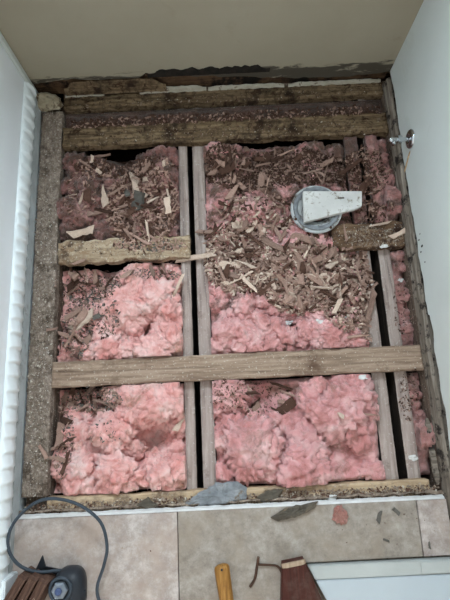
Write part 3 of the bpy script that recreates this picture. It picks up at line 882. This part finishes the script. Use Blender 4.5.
def chip_mesh(name, kind, seed, mat):
    r = random.Random(seed)
    if kind == 'splinter': Wd, T = r.uniform(.09, .17), r.uniform(.05, .08)
    elif kind == 'flake': Wd, T = r.uniform(.26, .46), r.uniform(.05, .09)
    else: Wd, T = r.uniform(.5, .8), r.uniform(.22, .36)
    n = 6; V = []; F = []
    bend = r.uniform(-.10, .10); taper = r.choice((0, 0, .5, .8))
    la, lb = r.uniform(-.12, .12), r.uniform(-.12, .12)
    wl = wr = 1.0
    for i in range(n + 1):
        t = i / n - .5
        wl = min(1.1, max(.55, wl + r.uniform(-.3, .3))); wr = min(1.1, max(.55, wr + r.uniform(-.3, .3)))
        tp = 1 - taper * max(0, t + .1) * 1.5
        zz = bend * (t * t * 4 - 1) + .1; tt = T * r.uniform(.6, 1.1)
        sl = (la if i == 0 else lb if i == n else r.uniform(-.02, .02))
        y0, y1 = -Wd / 2 * wl * tp, Wd / 2 * wr * tp
        V += [(t - sl, y0, zz), (t + sl, y1, zz), (t + sl, y1 * .9, zz + tt), (t - sl, y0 * .9, zz + tt * r.uniform(.7, 1))]
    for i in range(n):
        k = 4 * i
        for j in range(4): F.append((k + j, k + (j + 1) % 4, k + 4 + (j + 1) % 4, k + 4 + j))
    F += [(3, 2, 1, 0), (4 * n, 4 * n + 1, 4 * n + 2, 4 * n + 3)]
    me = bpy.data.meshes.new(name); me.from_pydata(V, [], F); me.materials.append(mat); me.update()
    return me


CM = {(c, k): [chip_mesh('wood_chip', k, ord(c[0]) * 31 + ord(k[0]) * 7 + i, CH[c]) for i in range(5)] for c in CH for k in ('splinter', 'flake', 'chunk')}


def put_chip(u, v, size, ang, col, kind, label, cat, group=None, name=None, lift=.0, tilt=.25):
    pz = at(u, v, -.02); hp, nn = drop(pz.x, pz.y)
    pz = at(u, v, hp.z); hp, nn = drop(pz.x, pz.y)
    o = bpy.data.objects.new(name or ('wood_splinter' if kind == 'splinter' else 'wood_chip'), rnd.choice(CM[(col, kind)])); COL.objects.link(o)
    n2 = (Vector((0, 0, 1)) * .55 + nn * .45).normalized()
    qn = Vector((0, 0, 1)).rotation_difference(n2)
    o.rotation_mode = 'XYZ'
    o.rotation_euler = (qn.to_matrix() @ Euler((rnd.uniform(-tilt, tilt), rnd.uniform(-tilt, tilt), math.radians(ang))).to_matrix()).to_euler()
    o.scale = (size, size, size); o.location = hp + n2 * (lift - size * .02)
    return tag(o, label, cat, group)


# distinct pieces first: u, v, length px, angle deg (image, counter-clockwise), colour, kind, label
K = .0037
big_chips = [
    (82, 231, 24, 10, 'pale', 'flake', 'large pale tan flake on pink wool behind the short split plank'),
    (137, 194, 26, 100, 'pale', 'flake', 'upright pale forked flake in the middle of the back left bay'),
    (128, 195, 22, 115, 'grey', 'flake', 'dark grey flake leaning on the forked pale flake in the back left bay'),
    (141, 203, 20, 70, 'grey', 'chunk', 'dark grey chunk beside the forked pale flake in the back left bay'),
    (149, 232, 22, 95, 'pale', 'splinter', 'whitish upright splinter behind the short split plank'),
    (82, 164, 30, -40, 'tan', 'splinter', 'long thin splinter in the far left corner of the back left bay'),
    (100, 158, 26, 5, 'tan', 'splinter', 'level splinter under the second rotten plank in the back left bay'),
    (120, 190, 24, 30, 'tan', 'splinter', 'slanting splinter left of the forked pale flake'),
    (124, 174, 18, 15, 'pale', 'flake', 'tan flake near the top of the back left bay'),
    (85, 322, 28, 28, 'pale', 'flake', 'pale flat splintered flake on wool in the middle left bay'),
    (101, 315, 15, 20, 'grey', 'flake', 'bluish grey flake beside the pale one in the middle left bay'),
    (176, 290, 34, 65, 'pale', 'splinter', 'long pale splinter leaning on the joist in the middle left bay'),
    (289, 289, 32, 85, 'tan', 'flake', 'tall greyish tan slab of wood in the middle of the chip heap'),
    (233, 266, 26, 8, 'pale', 'flake', 'broad pale flake at the left of the chip heap'),
    (250, 283, 26, -50, 'pale', 'splinter', 'pale splinter slanting below the broad flake in the chip heap'),
    (324, 277, 40, 10, 'pale', 'splinter', 'long pale splinter pointing right of the tall slab in the chip heap'),
    (325, 258, 24, 35, 'tan', 'flake', 'tan flake at the back of the chip heap under the flange'),
    (300, 263, 22, 120, 'tan', 'flake', 'leaning tan flake just behind the tall slab in the chip heap'),
    (337, 262, 26, 40, 'tan', 'splinter', 'tan splinter slanting towards the right gap in the chip heap'),
    (367, 316, 50, 74, 'tan', 'splinter', 'long weathered slab of wood standing by the right gap'),
    (350, 338, 30, 4, 'tan', 'splinter', 'flat weathered splinter against the long bare plank at the right'),
    (337, 307, 16, 60, 'pale', 'flake', 'short pale flake in front of the chip heap'),
    (378, 225, 22, 8, 'pale', 'splinter', 'pale splinter on the crumbly plank beside the flange'),
    (397, 235, 16, 20, 'pale', 'flake', 'pale yellowish flake on the crumbly plank by the right wall'),
    (287, 222, 22, 40, 'dark', 'splinter', 'thin dark splinter leaning at the left of the flange'),
    (316, 236, 22, 8, 'dark', 'flake', 'rusty brown flake in front of the flange'),
    (345, 232, 20, 95, 'tan', 'splinter', 'thin upright splinter under the tip of the speckled slab'),
    (273, 245, 26, 150, 'tan', 'flake', 'tan flake at the back left of the chip heap'),
    (215, 170, 20, 60, 'tan', 'flake', 'curled tan flake at the far left of the large middle bay'),
    (260, 185, 20, 80, 'tan', 'flake', 'tan flake on dark dirt at the back of the large middle bay'),
    (85, 408, 30, 22, 'tan', 'splinter', 'long splinter at the back of the front left bay'),
    (60, 416, 20, 75, 'tan', 'flake', 'rough flake against the crusted plate in the front left bay'),
    (55, 450, 24, 12, 'tan', 'splinter', 'thin splinter poking from the crusted plate in the front left bay'),
    (180, 425, 14, 50, 'pale', 'flake', 'small pale flake by the central joist in the front left bay'),
    (365, 415, 18, -8, 'tan', 'splinter', 'tan splinter on the wool at the right of the front middle bay'),
    (340, 415, 10, 130, 'pale', 'flake', 'small pale flake on the wool in the front middle bay'),
    (197, 258, 40, 2, 'pale', 'splinter', 'thin pale splinter bridging the central gap off the short split plank'),
    (362, 188, 26, 60, 'dark', 'flake', 'dark flake leaning in the gap behind the speckled slab'),
    (345, 178, 30, 35, 'dark', 'splinter', 'dark splinter behind the speckled slab'),
]
for (u, v, L, a, c, k, lab) in big_chips:
    put_chip(u, v, L * K, a, c, k, lab, 'wood chip', None, lift=.006, tilt=.15)

# anonymous chips of each heap
heaps = [
    # name, polygon-ish ellipses (u, v, ru, rv, count), colour weights
    ('in the back left bay', [(135, 205, 42, 38, 40), (125, 170, 50, 12, 10), (80, 190, 14, 30, 3)], (('tan', .4), ('dark', .35), ('pale', .25))),
    ('in the heap left of the flange', [(235, 262, 30, 28, 34), (225, 235, 20, 20, 12), (265, 240, 22, 20, 16)], (('tan', .5), ('pale', .3), ('dark', .2))),
    ('in the heap in front of the flange', [(305, 280, 45, 28, 52), (345, 285, 22, 30, 18), (315, 250, 40, 12, 14)], (('tan', .6), ('pale', .2), ('dark', .2))),
    ('at the shaded back of the large middle bay', [(250, 170, 46, 20, 26), (310, 165, 36, 14, 10), (225, 200, 18, 16, 8)], (('dark', .55), ('tan', .45))),
    ('in the middle left bay', [(85, 285, 26, 16, 14), (75, 325, 18, 26, 12), (150, 275, 30, 6, 5)], (('tan', .6), ('dark', .4))),
    ('in the front left bay', [(80, 400, 30, 14, 12), (60, 440, 10, 30, 6)], (('tan', .6), ('dark', .4))),
    ('in the front middle bay', [(260, 400, 40, 16, 9)], (('tan', .7), ('dark', .3))),
]
word = {'tan': 'tan', 'dark': 'dark brown', 'pale': 'pale'}
for hn, ells, cw in heaps:
    for (u0, v0, ru, rv, n) in ells:
        for i in range(n):
            a = rnd.uniform(0, 6.283); q_ = math.sqrt(rnd.random())
            u = u0 + ru * q_ * math.cos(a); v = v0 + rv * q_ * math.sin(a)
            c = rnd.choices([x[0] for x in cw], [x[1] for x in cw])[0]
            k = rnd.choices(('splinter', 'flake', 'chunk'), (.4, .5, .1))[0]
            L = {'splinter': rnd.uniform(12, 26), 'flake': rnd.uniform(10, 21), 'chunk': rnd.uniform(6, 11)}[k]
            kn = {'splinter': 'wood splinter', 'flake': 'wood flake', 'chunk': 'wood chunk'}[k]
            put_chip(u, v, L * K, rnd.uniform(0, 180), c, k, 'small %s %s %s' % (word[c], kn, hn), 'wood chip',
                     'small %s %ss %s' % (word[c], kn, hn), lift=rnd.uniform(.001, .009), tilt=.5)


# fine litter nobody could count
def litter(name, ells, mats, label, smin=.0015, smax=.006, seed=1, elong=2.2, power=2.2):
    r = random.Random(seed); V = []; F = []; MI = []
    for (u0, v0, ru, rv, n) in ells:
        for i in range(int(n)):
            if ru > 0:
                a = r.uniform(0, 6.283); q_ = math.sqrt(r.random()); u = u0 + ru * q_ * math.cos(a); v = v0 + rv * q_ * math.sin(a)
            else:   # slanting band
                u = u0 + r.uniform(-1, 1) * -ru; v = v0 + r.uniform(-1, 1) * rv + (u0 - u) * .05
            p = at(u, v, -.01); hp, nn = drop(p.x, p.y)
            s = smin + (smax - smin) * r.random() ** power
            E = Euler((r.uniform(-.8, .8), r.uniform(-.8, .8), r.uniform(0, 6.28))).to_matrix()
            b0 = len(V); hp = hp + nn * s * .3; el = elong * r.uniform(.5, 1.5)
            for c in ((-1, -.45, -.3), (1, -.5, -.25), (.8, .5, -.3), (-.9, .5, -.25), (r.uniform(-.3, .3), r.uniform(-.2, .2), .35)):
                V.append(hp + E @ Vector((c[0] * s * el * .5 * r.uniform(.6, 1.2), c[1] * s * r.uniform(.6, 1.2), c[2] * s)))
            F += [(b0, b0 + 3, b0 + 2, b0 + 1)] + [(b0 + k, b0 + (k + 1) % 4, b0 + 4) for k in range(4)]
            MI += [r.choices(range(len(mats)), [m_[1] for m_ in mats])[0]] * 5
    o = mesh_obj(name, V, F, mats[0][0])
    for m_ in mats[1:]: o.data.materials.append(m_[0])
    o.data.polygons.foreach_set('material_index', MI)
    tag(o, label, 'debris', None, 'stuff')


TG = ((CH['tan'], .62), (CH['grey'], .22), (CH['dark'], .16)); TD = ((CH['tan'], .5), (CH['dark'], .5)); DK = ((CH['tan'], .35), (CH['dark'], .65)); TP = ((CH['tan'], .58), (CH['pale'], .2), (CH['dark'], .22))
litter('wood_litter', [(142, 205, 36, 40, 2200), (125, 165, 52, 12, 600), (80, 195, 17, 40, 130)], TD, 'fine wood litter in the back left bay', .002, .012, 1, 2.6)
litter('wood_litter', [(240, 258, 36, 36, 2400), (305, 278, 50, 34, 3200), (347, 290, 28, 42, 1300), (366, 295, 7, 44, 450), (262, 215, 40, 20, 500)], TP, 'fine wood litter of the heap in the large middle bay', .002, .014, 2, 2.8)
litter('wood_litter', [(255, 170, 50, 20, 2600), (320, 165, 36, 16, 1500), (222, 156, 16, 12, 500), (290, 153, 40, 7, 500)], DK, 'fine wood litter at the shaded back of the large middle bay', .002, .011, 3, 2.6)
litter('wood_litter', [(366, 172, 24, 24, 1000), (372, 212, 20, 12, 250)], DK, 'fine wood litter behind the flange by the right wall', .002, .009, 13, 2.6)
litter('wood_litter', [(88, 285, 34, 16, 1200), (74, 325, 18, 32, 1100), (150, 274, 30, 6, 260), (105, 315, 16, 24, 300)], TG, 'fine wood litter in the middle left bay', .0015, .008, 4)
litter('wood_litter', [(88, 400, 36, 13, 1200), (62, 440, 10, 40, 300), (105, 430, 22, 12, 60)], TG, 'fine wood litter in the front left bay', .0015, .008, 14)
litter('wood_litter', [(255, 398, 46, 18, 600), (225, 390, 12, 12, 120)], TD, 'fine wood litter in the front middle bay', .0015, .006, 15)
litter('wood_litter', [(412, 395, 10, 26, 260)], TD, 'fine wood litter in the front right bay', .0015, .006, 16)
litter('wood_litter', [(404, 300, 8, 34, 160)], TD, 'fine wood litter in the middle right bay', .0015, .006, 17)
litter('wood_litter', [(225, 117, -155, 6, 1600)], DK, 'fine wood litter between the two hindmost planks', .002, .010, 18)
RB = ((M['rubble'], .6), (M['rubble_pale'], .15), (M['bed'], .25))
litter('rubble_grit', [(45, 120, 9, 26, 60), (44, 250, 8, 80, 600), (38, 400, 9, 95, 1100)], RB, 'mortar grit on the crusted left plate', .002, .007, 5, 1.5)
RG = ((M['rubble'], .62), (M['rubble_pale'], .06), (CH['dark'], .32))
litter('rubble_grit', [(372, 238, 30, 10, 700)], RG, 'grit on the crumbly plank by the flange', .0015, .006, 6, 1.8)
litter('rubble_grit', [(225, 101, -155, 4, 300)], RG, 'grit on the hindmost rotten plank', .0015, .005, 26, 1.8)
litter('rubble_grit', [(225, 135, -155, 8, 600)], RG, 'grit on the second rotten plank', .0015, .005, 27, 1.8)
litter('wood_litter', [(150, 246, 36, 7, 500)], TG, 'fine wood litter on the short split plank', .002, .009, 29)
litter('rubble_grit', [(120, 248, 58, 8, 200)], RG, 'grit on the short split plank', .0015, .005, 28, 1.8)
litter('rubble_grit', [(232, 499, -205, 5, 2600), (350, 495, -85, 3, 500)], RG, 'rubble grit along the broken tile edge', .002, .008, 7, 1.4)
litter('rubble_grit', [(380, 525, 60, 20, 40), (100, 545, 80, 24, 14)], ((M['rubble'], .6), (CH['dark'], .4)), 'scattered crumbs on the floor tiles', .0012, .004, 8, 1.4)

# small white bits caught in the debris
for (u, v, s, lab) in ((318, 322, 8, 'white paper scrap at the foot of the chip heap'), (291, 319, 8, 'white and black scrap beside the hollow below the chip heap'),
                       (372, 283, 7, 'white crumb by the right gap'), (361, 378, 7, 'white crumb just in front of the long bare plank'),
                       (331, 497, 9, 'white crumb on the rubble by the pink scrap'), (417, 459, 8, 'white crumb in the front right bay'),
                       (383, 247, 7, 'white crumb on the crumbly plank by the flange'), (404, 278, 6, 'whitish round crumb in the middle right bay'),
                       (347, 318, 8, 'white crumb to the left of the long weathered slab')):
    pz = at(u, v, -.01); hp, nn = drop(pz.x, pz.y)
    o = lump('plaster_crumb', hp, (s * .0019, s * .0011, s * .0006), M['paper'], u, 1.1, 2); tag(o, lab, 'plaster', 'white crumbs in the debris')

# ------------------------------------------------------------------ rubble band, thinset patches, flakes at the tile edge


def patch(name, poly_px, z, th, mat, seed, label, cat, rough=.004, conform=False, tilt=(0, 0, 0)):
    P = [at(u, v, z) for u, v in poly_px]
    cx = sum(p.x for p in P) / len(P); cy = sum(p.y for p in P) / len(P)
    x0, x1 = min(p.x for p in P), max(p.x for p in P); y0, y1 = min(p.y for p in P), max(p.y for p in P)
    bm = bmesh.new(); ring = []
    for i in range(len(P)):                    # densify and ruffle the outline
        a, b = P[i], P[(i + 1) % len(P)]; n = max(1, int((b - a).length / .008))
        for k in range(n):
            c = a.lerp(b, k / n); j = fbm(np.array([c.x * 60]), np.array([c.y * 60]), seed, 3)[0] * .006
            d = Vector((c.x - cx, c.y - cy, 0)).normalized(); ring.append(c + d * j)
    layers = []
    for s, h in ((1.0, 0.0), (1.0, th * .45), (.82, th * .9), (.5, th * 1.0), (.22, th * .95)):
        L = []
        for p in ring:
            x = (p.x - cx) * s; y = (p.y - cy) * s
            hh = h + (0 if h == 0 else rough * float(fbm(np.array([(cx + x) * 40]), np.array([(cy + y) * 40]), seed + 2, 3)[0]))
            L.append(bm.verts.new((x, y, max(hh, 0))))
        layers.append(L)
    for A_, B_ in zip(layers, layers[1:]):
        for k in range(len(A_)): bm.faces.new((A_[k], A_[(k + 1) % len(A_)], B_[(k + 1) % len(A_)], B_[k]))
    bm.faces.new(layers[0][::-1]); bm.faces.new(layers[-1])
    o = bm_obj(name, bm, mat, loc=(cx, cy, z), rot=tilt)
    return tag(o, label, cat)


tag(hf_board('rubble_bed', .0140, W - .012, yEdge + .013, .034, .011, .0125, M['rubble'], .007, .007, .008, seed=61, step=.004, freq=70),
    'crumbly strip of old mortar between the near plank and the tiles', 'mortar')
patch('thinset_patch', [(185, 503), (200, 492), (216, 483), (238, 481), (247, 488), (246, 499), (225, 503), (200, 506)], .002, .013, M['cement'], 62, 'blue-grey thinset blob on the near plank below the central joists', 'mortar', .006)
patch('thinset_patch', [(256, 497), (268, 490), (284, 489), (278, 498), (262, 502)], .003, .008, M['slate'], 63, 'small dark grey thinset smear to the right of the large blob', 'mortar')
patch('thinset_patch', [(136, 505), (148, 497), (158, 505), (148, 510)], .004, .008, M['slate'], 64, 'small pointed grey mortar bit on the rubble left of the large blob', 'mortar')
patch('slate_flake', [(271, 517), (285, 508), (304, 504), (318, 501), (314, 508), (295, 517), (278, 521)], TZ + .0005, .012, M['slate'], 65, 'long dark grey flake lying over the tile edge', 'stone flake', .008)
o = lump('insulation_scrap', at(340, 515, TZ), (.022, .026, .014), insul_mat('insulation_scrap_pink', (190, 140, 128), (168, 116, 104), (140, 90, 78), (116, 82, 68), .48, .62), 77, .5)
tag(o, 'small pink scrap of wool lying on the tiles', 'insulation')
for (u, v, L, a, lab) in ((379, 516, 11, 62, 'dark sliver standing slanted on the tiles right of the pink scrap'), (396, 511, 8, -45, 'short dark sliver on the tiles nearest the tile edge at right'),
                          (386, 540, 6, -20, 'tiny dark sliver in the middle of the right tiles'), (429, 545, 6, 90, 'tiny dark sliver near the right wall on the tiles')):
    put_chip(u, v, L * K * .9, a, 'grey', 'flake', lab, 'wood chip', name='wood_sliver', lift=.001, tilt=.02)

# ------------------------------------------------------------------ things lying in the foreground
# white slab lying on the tiles
e0 = at(306, 564.5, TZ + .016); e1 = at(450, 555, TZ + .016)
sx0 = e0.x; sy1 = YG - .007; print('slab', sy1, (e0.y + e1.y) / 2)
sb = empty('white_board', (sx0, sy1, .0105)); tag(sb, 'white board with a cream border lying on the tiles by the right wall', 'board')
ra = at(309, 566, TZ + .036).x - sx0; slp = (at(331, 606, TZ + .036) - at(309, 566, TZ + .036)); slp = slp.x / -slp.y


def slab_piece(nm, y0, y1, h, mat, xa=None):
    bm = bmesh.new(); xb = W - .024 - sx0
    pts = [(ra + slp * -y0 if xa is None else xa, y0), (xb, y0), (xb, y1), (ra + slp * -y1 if xa is None else xa, y1)]
    lo = [bm.verts.new((x, y, h[0])) for x, y in pts]; hi = [bm.verts.new((x, y, h[1])) for x, y in pts]
    bm.faces.new(lo[::-1]); bm.faces.new(hi)
    for k in range(4): bm.faces.new((lo[k], lo[(k + 1) % 4], hi[(k + 1) % 4], hi[k]))
    bmesh.ops.bevel(bm, geom=list(bm.edges), offset=.002, segments=2, affect='EDGES')
    return bm_obj(nm, bm, mat, sb)


slab_piece('panel', -.50, -.040, (0, .032), M['slab'])
slab_piece('border', -.039, 0, (0, .030), M['slab_edge'])
slab_piece('corner_block', -.036, -.002, (.0302, .034), M['slab_edge'], 1.268 - sx0)

# reddish moulded board
P = [at(u, v, TZ + .040) for u, v in ((283, 566), (304, 559), (330, 610), (276, 610))]
rb_ = empty('dark_board', (P[0].x, P[0].y, TZ)); tag(rb_, 'reddish brown moulded board with a worn end next to the white board', 'board')
dirv = ((P[3] + P[2]) / 2 - (P[0] + P[1]) / 2).normalized(); L = .62
bm = bmesh.new()
lat = Vector((-dirv.y, dirv.x, 0))
prof = [(-.040, .001), (.040, .001), (.040, .030), (.034, .037), (.026, .038), (.023, .040), (-.026, .040), (-.029, .038), (-.036, .037), (-.040, .032)]
rings = []
mid0 = (P[0] + P[1]) / 2 - P[0]
for t in (0, .02, .15, L):
    rings.append([bm.verts.new(Vector((mid0.x, mid0.y, 0)) + dirv * t + lat * (a * min(1.75, .85 + 7 * t)) + Vector((0, 0, h))) for a, h in prof])
for A_, B_ in zip(rings, rings[1:]):
    for k in range(len(prof)): bm.faces.new((A_[k], A_[(k + 1) % len(prof)], B_[(k + 1) % len(prof)], B_[k]))
bm.faces.new(rings[0]); bm.faces.new(rings[-1][::-1])
bm_obj('moulding', bm, M['mahogany'], rb_)
bm = bmesh.new()
ra_ = [[bm.verts.new(Vector((mid0.x, mid0.y, 0)) - dirv * .0006 + dirv * t + lat * (a * .93) + Vector((0, 0, h + .0006))) for a, h in prof[2:]] for t in (0, .012)]
for k in range(len(prof) - 3): bm.faces.new((ra_[0][k], ra_[0][k + 1], ra_[1][k + 1], ra_[1][k]))
bm.faces.new(ra_[0])
bm_obj('worn_end', bm, M['endgrain'], rb_)

# hammer: handle butt in view, head beyond the frame
h0 = at(221.5, 566, TZ + .018); h1 = at(229, 606, TZ + .018)
hd = (h1 - h0).normalized(); hl = Vector((-hd.y, hd.x, 0))
hm = empty('hammer', (h0.x, h0.y, TZ)); tag(hm, 'yellow oak tool handle lying on the tiles between rusty hook and tool', 'hammer')
bm = bmesh.new(); rings = []
for t, wd, th in ((-.004, .014, .010), (0, .021, .015), (.006, .0235, .0165), (.05, .0225, .0155), (.10, .021, .0145), (.17, .018, .013), (.24, .016, .012), (.30, .015, .012)):
    c = hd * t + Vector((0, 0, .0175)) + hl * (-.006 * math.sin(t * 8))
    rings.append([bm.verts.new(c + hl * math.cos(k * math.pi / 8) * wd + Vector((0, 0, math.sin(k * math.pi / 8) * th))) for k in range(16)])
for A_, B_ in zip(rings, rings[1:]):
    for k in range(16): bm.faces.new((A_[k], A_[(k + 1) % 16], B_[(k + 1) % 16], B_[k]))
bm.faces.new(rings[0]); bm.faces.new(rings[-1][::-1])
bm_obj('handle', bm, M['handle'], hm, True)
bm = bmesh.new(); lathe(bm, [(.0001, .0002), (.0035, .0002), (.0035, .001), (.0001, .001)], 10, Matrix.Translation(hd * .006 + Vector((0, 0, .0338))))
bm_obj('hanging_hole', bm, M['black'], hm)
bm = bmesh.new()
tube(bm, [hd * .30 + hl * s + Vector((0, 0, .0175)) for s in (-.05, -.045, -.02, .02, .03, .06)], [.012, .0145, .011, .012, .011, .004], 12)
bm_obj('head', bm, M['steel'], hm)

# bent rusty hook
zc = TZ + .003
bm = bmesh.new(); tube(bm, spline([at(250, 587, zc), at(255, 578, zc), at(257, 566, zc + .004), at(258.5, 557, zc + .012)], 5), .0040, 8)
hk = bm_obj('rusty_nail', bm, M['rust']); tag(hk, 'bent rusty nail hook on the tiles right of the oak handle', 'nail')
bm = bmesh.new(); tube(bm, spline([at(257, 564.5, zc + .003), at(268, 565, zc + .003), at(277, 566, zc + .002), at(281, 571, zc + .001), at(282, 576, zc)], 5), .0034, 8)
bm_obj('bent_arm', bm, M['rust'], hk)

# power tool with cord in the lower left
def tz(u, v, z): return at(u, v, z)


tb = tz(66, 592, .09)
tool = empty('power_tool', (tb.x, tb.y, TZ)); tag(tool, 'black power tool with a steel hex nut and looped grey cord at the doorway', 'power tool')
bm = bmesh.new(); rings = []
for (zz, rx, ry) in ((.001, .040, .060), (.010, .046, .068), (.035, .048, .070), (.055, .044, .062), (.066, .034, .046), (.070, .024, .030)):
    rings.append([bm.verts.new((math.copysign(abs(math.cos(a)) ** .7, math.cos(a)) * rx, -.012 + math.copysign(abs(math.sin(a)) ** .7, math.sin(a)) * ry, zz)) for a in [k * 2 * math.pi / 28 for k in range(28)]])
for A_, B_ in zip(rings, rings[1:]):
    for k in range(28): bm.faces.new((A_[k], A_[(k + 1) % 28], B_[(k + 1) % 28], B_[k]))
bm.faces.new(rings[0][::-1]); bm.faces.new(rings[-1])
bm_obj('housing', bm, M['black'], tool, True)
nc = tz(60, 590, .10) - tb
bm = bmesh.new(); lathe(bm, [(.001, .0705), (.024, .0705), (.024, .082), (.019, .086), (.001, .086)], 6, Matrix.Translation((nc.x, nc.y, 0)))
bm2 = bmesh.new(); lathe(bm2, [(.026, .066), (.034, .066), (.036, .071), (.034, .076), (.027, .076), (.026, .066)], 28, Matrix.Translation((nc.x, nc.y, 0))); bm_obj('collar', bm2, M['cord'], tool, True)
nut = bm_obj('hex_nut', bm, M['steel'], tool)
bm = bmesh.new(); lathe(bm, [(.001, .0865), (.010, .0865), (.010, .091), (.007, .093), (.0001, .093)], 16, Matrix.Translation((nc.x, nc.y, 0)))
bm_obj('blue_cap', bm, M['blue'], nut)
tl = lambda u, v, zz: tz(u, v, zz) - Vector((tb.x, tb.y, TZ))
cordpts = [(118, 640, .04), (104, 612, .04), (97, 590, .05), (104, 565, .07), (107, 546, .085), (101, 523, .095), (83, 507, .10), (62, 499.5, .10), (42, 500, .10), (24, 511, .095), (11, 528, .09), (8, 546, .09), (14, 560, .085), (26, 569, .075), (42, 572, .065), (60, 570.5, .06), (74, 573, .075), (81, 584, .07), (83, 596, .06)]
bm = bmesh.new(); tube(bm, spline([tl(*c) for c in cordpts], 7), .0050, 10)
bm_obj('power_cord', bm, M['cord'], tool, True)
bm = bmesh.new(); tube(bm, spline([tl(82, 590, .064), tl(82.5, 596, .06), tl(78, 606, .05)], 5), .011, 10)
bm_obj('strain_relief', bm, M['black'], tool, True)
bm = bmesh.new()   # black pointed guard
g0 = [tl(34, 574, .03), tl(43, 555, .055), tl(46, 566, .05), tl(60, 569, .04), tl(56, 578, .03)]
bt = [bm.verts.new(v) for v in g0]; tp = [bm.verts.new(v + Vector((0, 0, .006))) for v in g0]
bm.faces.new(bt[::-1]); bm.faces.new(tp)
for k in range(5): bm.faces.new((bt[k], bt[(k + 1) % 5], tp[(k + 1) % 5], tp[k]))
bm_obj('guard', bm, M['black'], tool)

# brown trim strips stacked beside the tool
for i, (ua, va, ub, vb, zz, lab) in enumerate(((7, 602, 21, 579, .12, 'brown wooden board on edge nearest the white casing'), (17, 607, 32, 580, .12, 'brown wooden board on edge in the middle of the three by the tool'),
                                               (28, 610, 42, 583, .12, 'brown wooden board on edge closest to the power tool'))):
    a = at(ua, va, zz); b = at(ub, vb, zz); d = (b - a); d.z = 0; Ls = d.length + .02; d.normalize(); l = Vector((-d.y, d.x, 0))
    bm = bmesh.new()
    pr = [(-.0135, 0), (.0135, 0), (.0135, .086), (.010, .094), (.003, .089), (-.005, .094), (-.0135, .090)]
    rr = [[bm.verts.new((t, s, h)) for s, h in pr] for t in (-Ls, -.004, 0)]
    for A_, B_ in zip(rr, rr[1:]):
        for k in range(len(pr)): bm.faces.new((A_[k], A_[(k + 1) % len(pr)], B_[(k + 1) % len(pr)], B_[k]))
    bm.faces.new(rr[0]); bm.faces.new(rr[-1][::-1])
    o = bm_obj('wooden_board', bm, M['brown'], loc=(b.x, b.y, TZ + .0006), rot=(0, 0, math.atan2(d.y, d.x)))
    tag(o, lab, 'board', 'brown boards on edge by the tool')
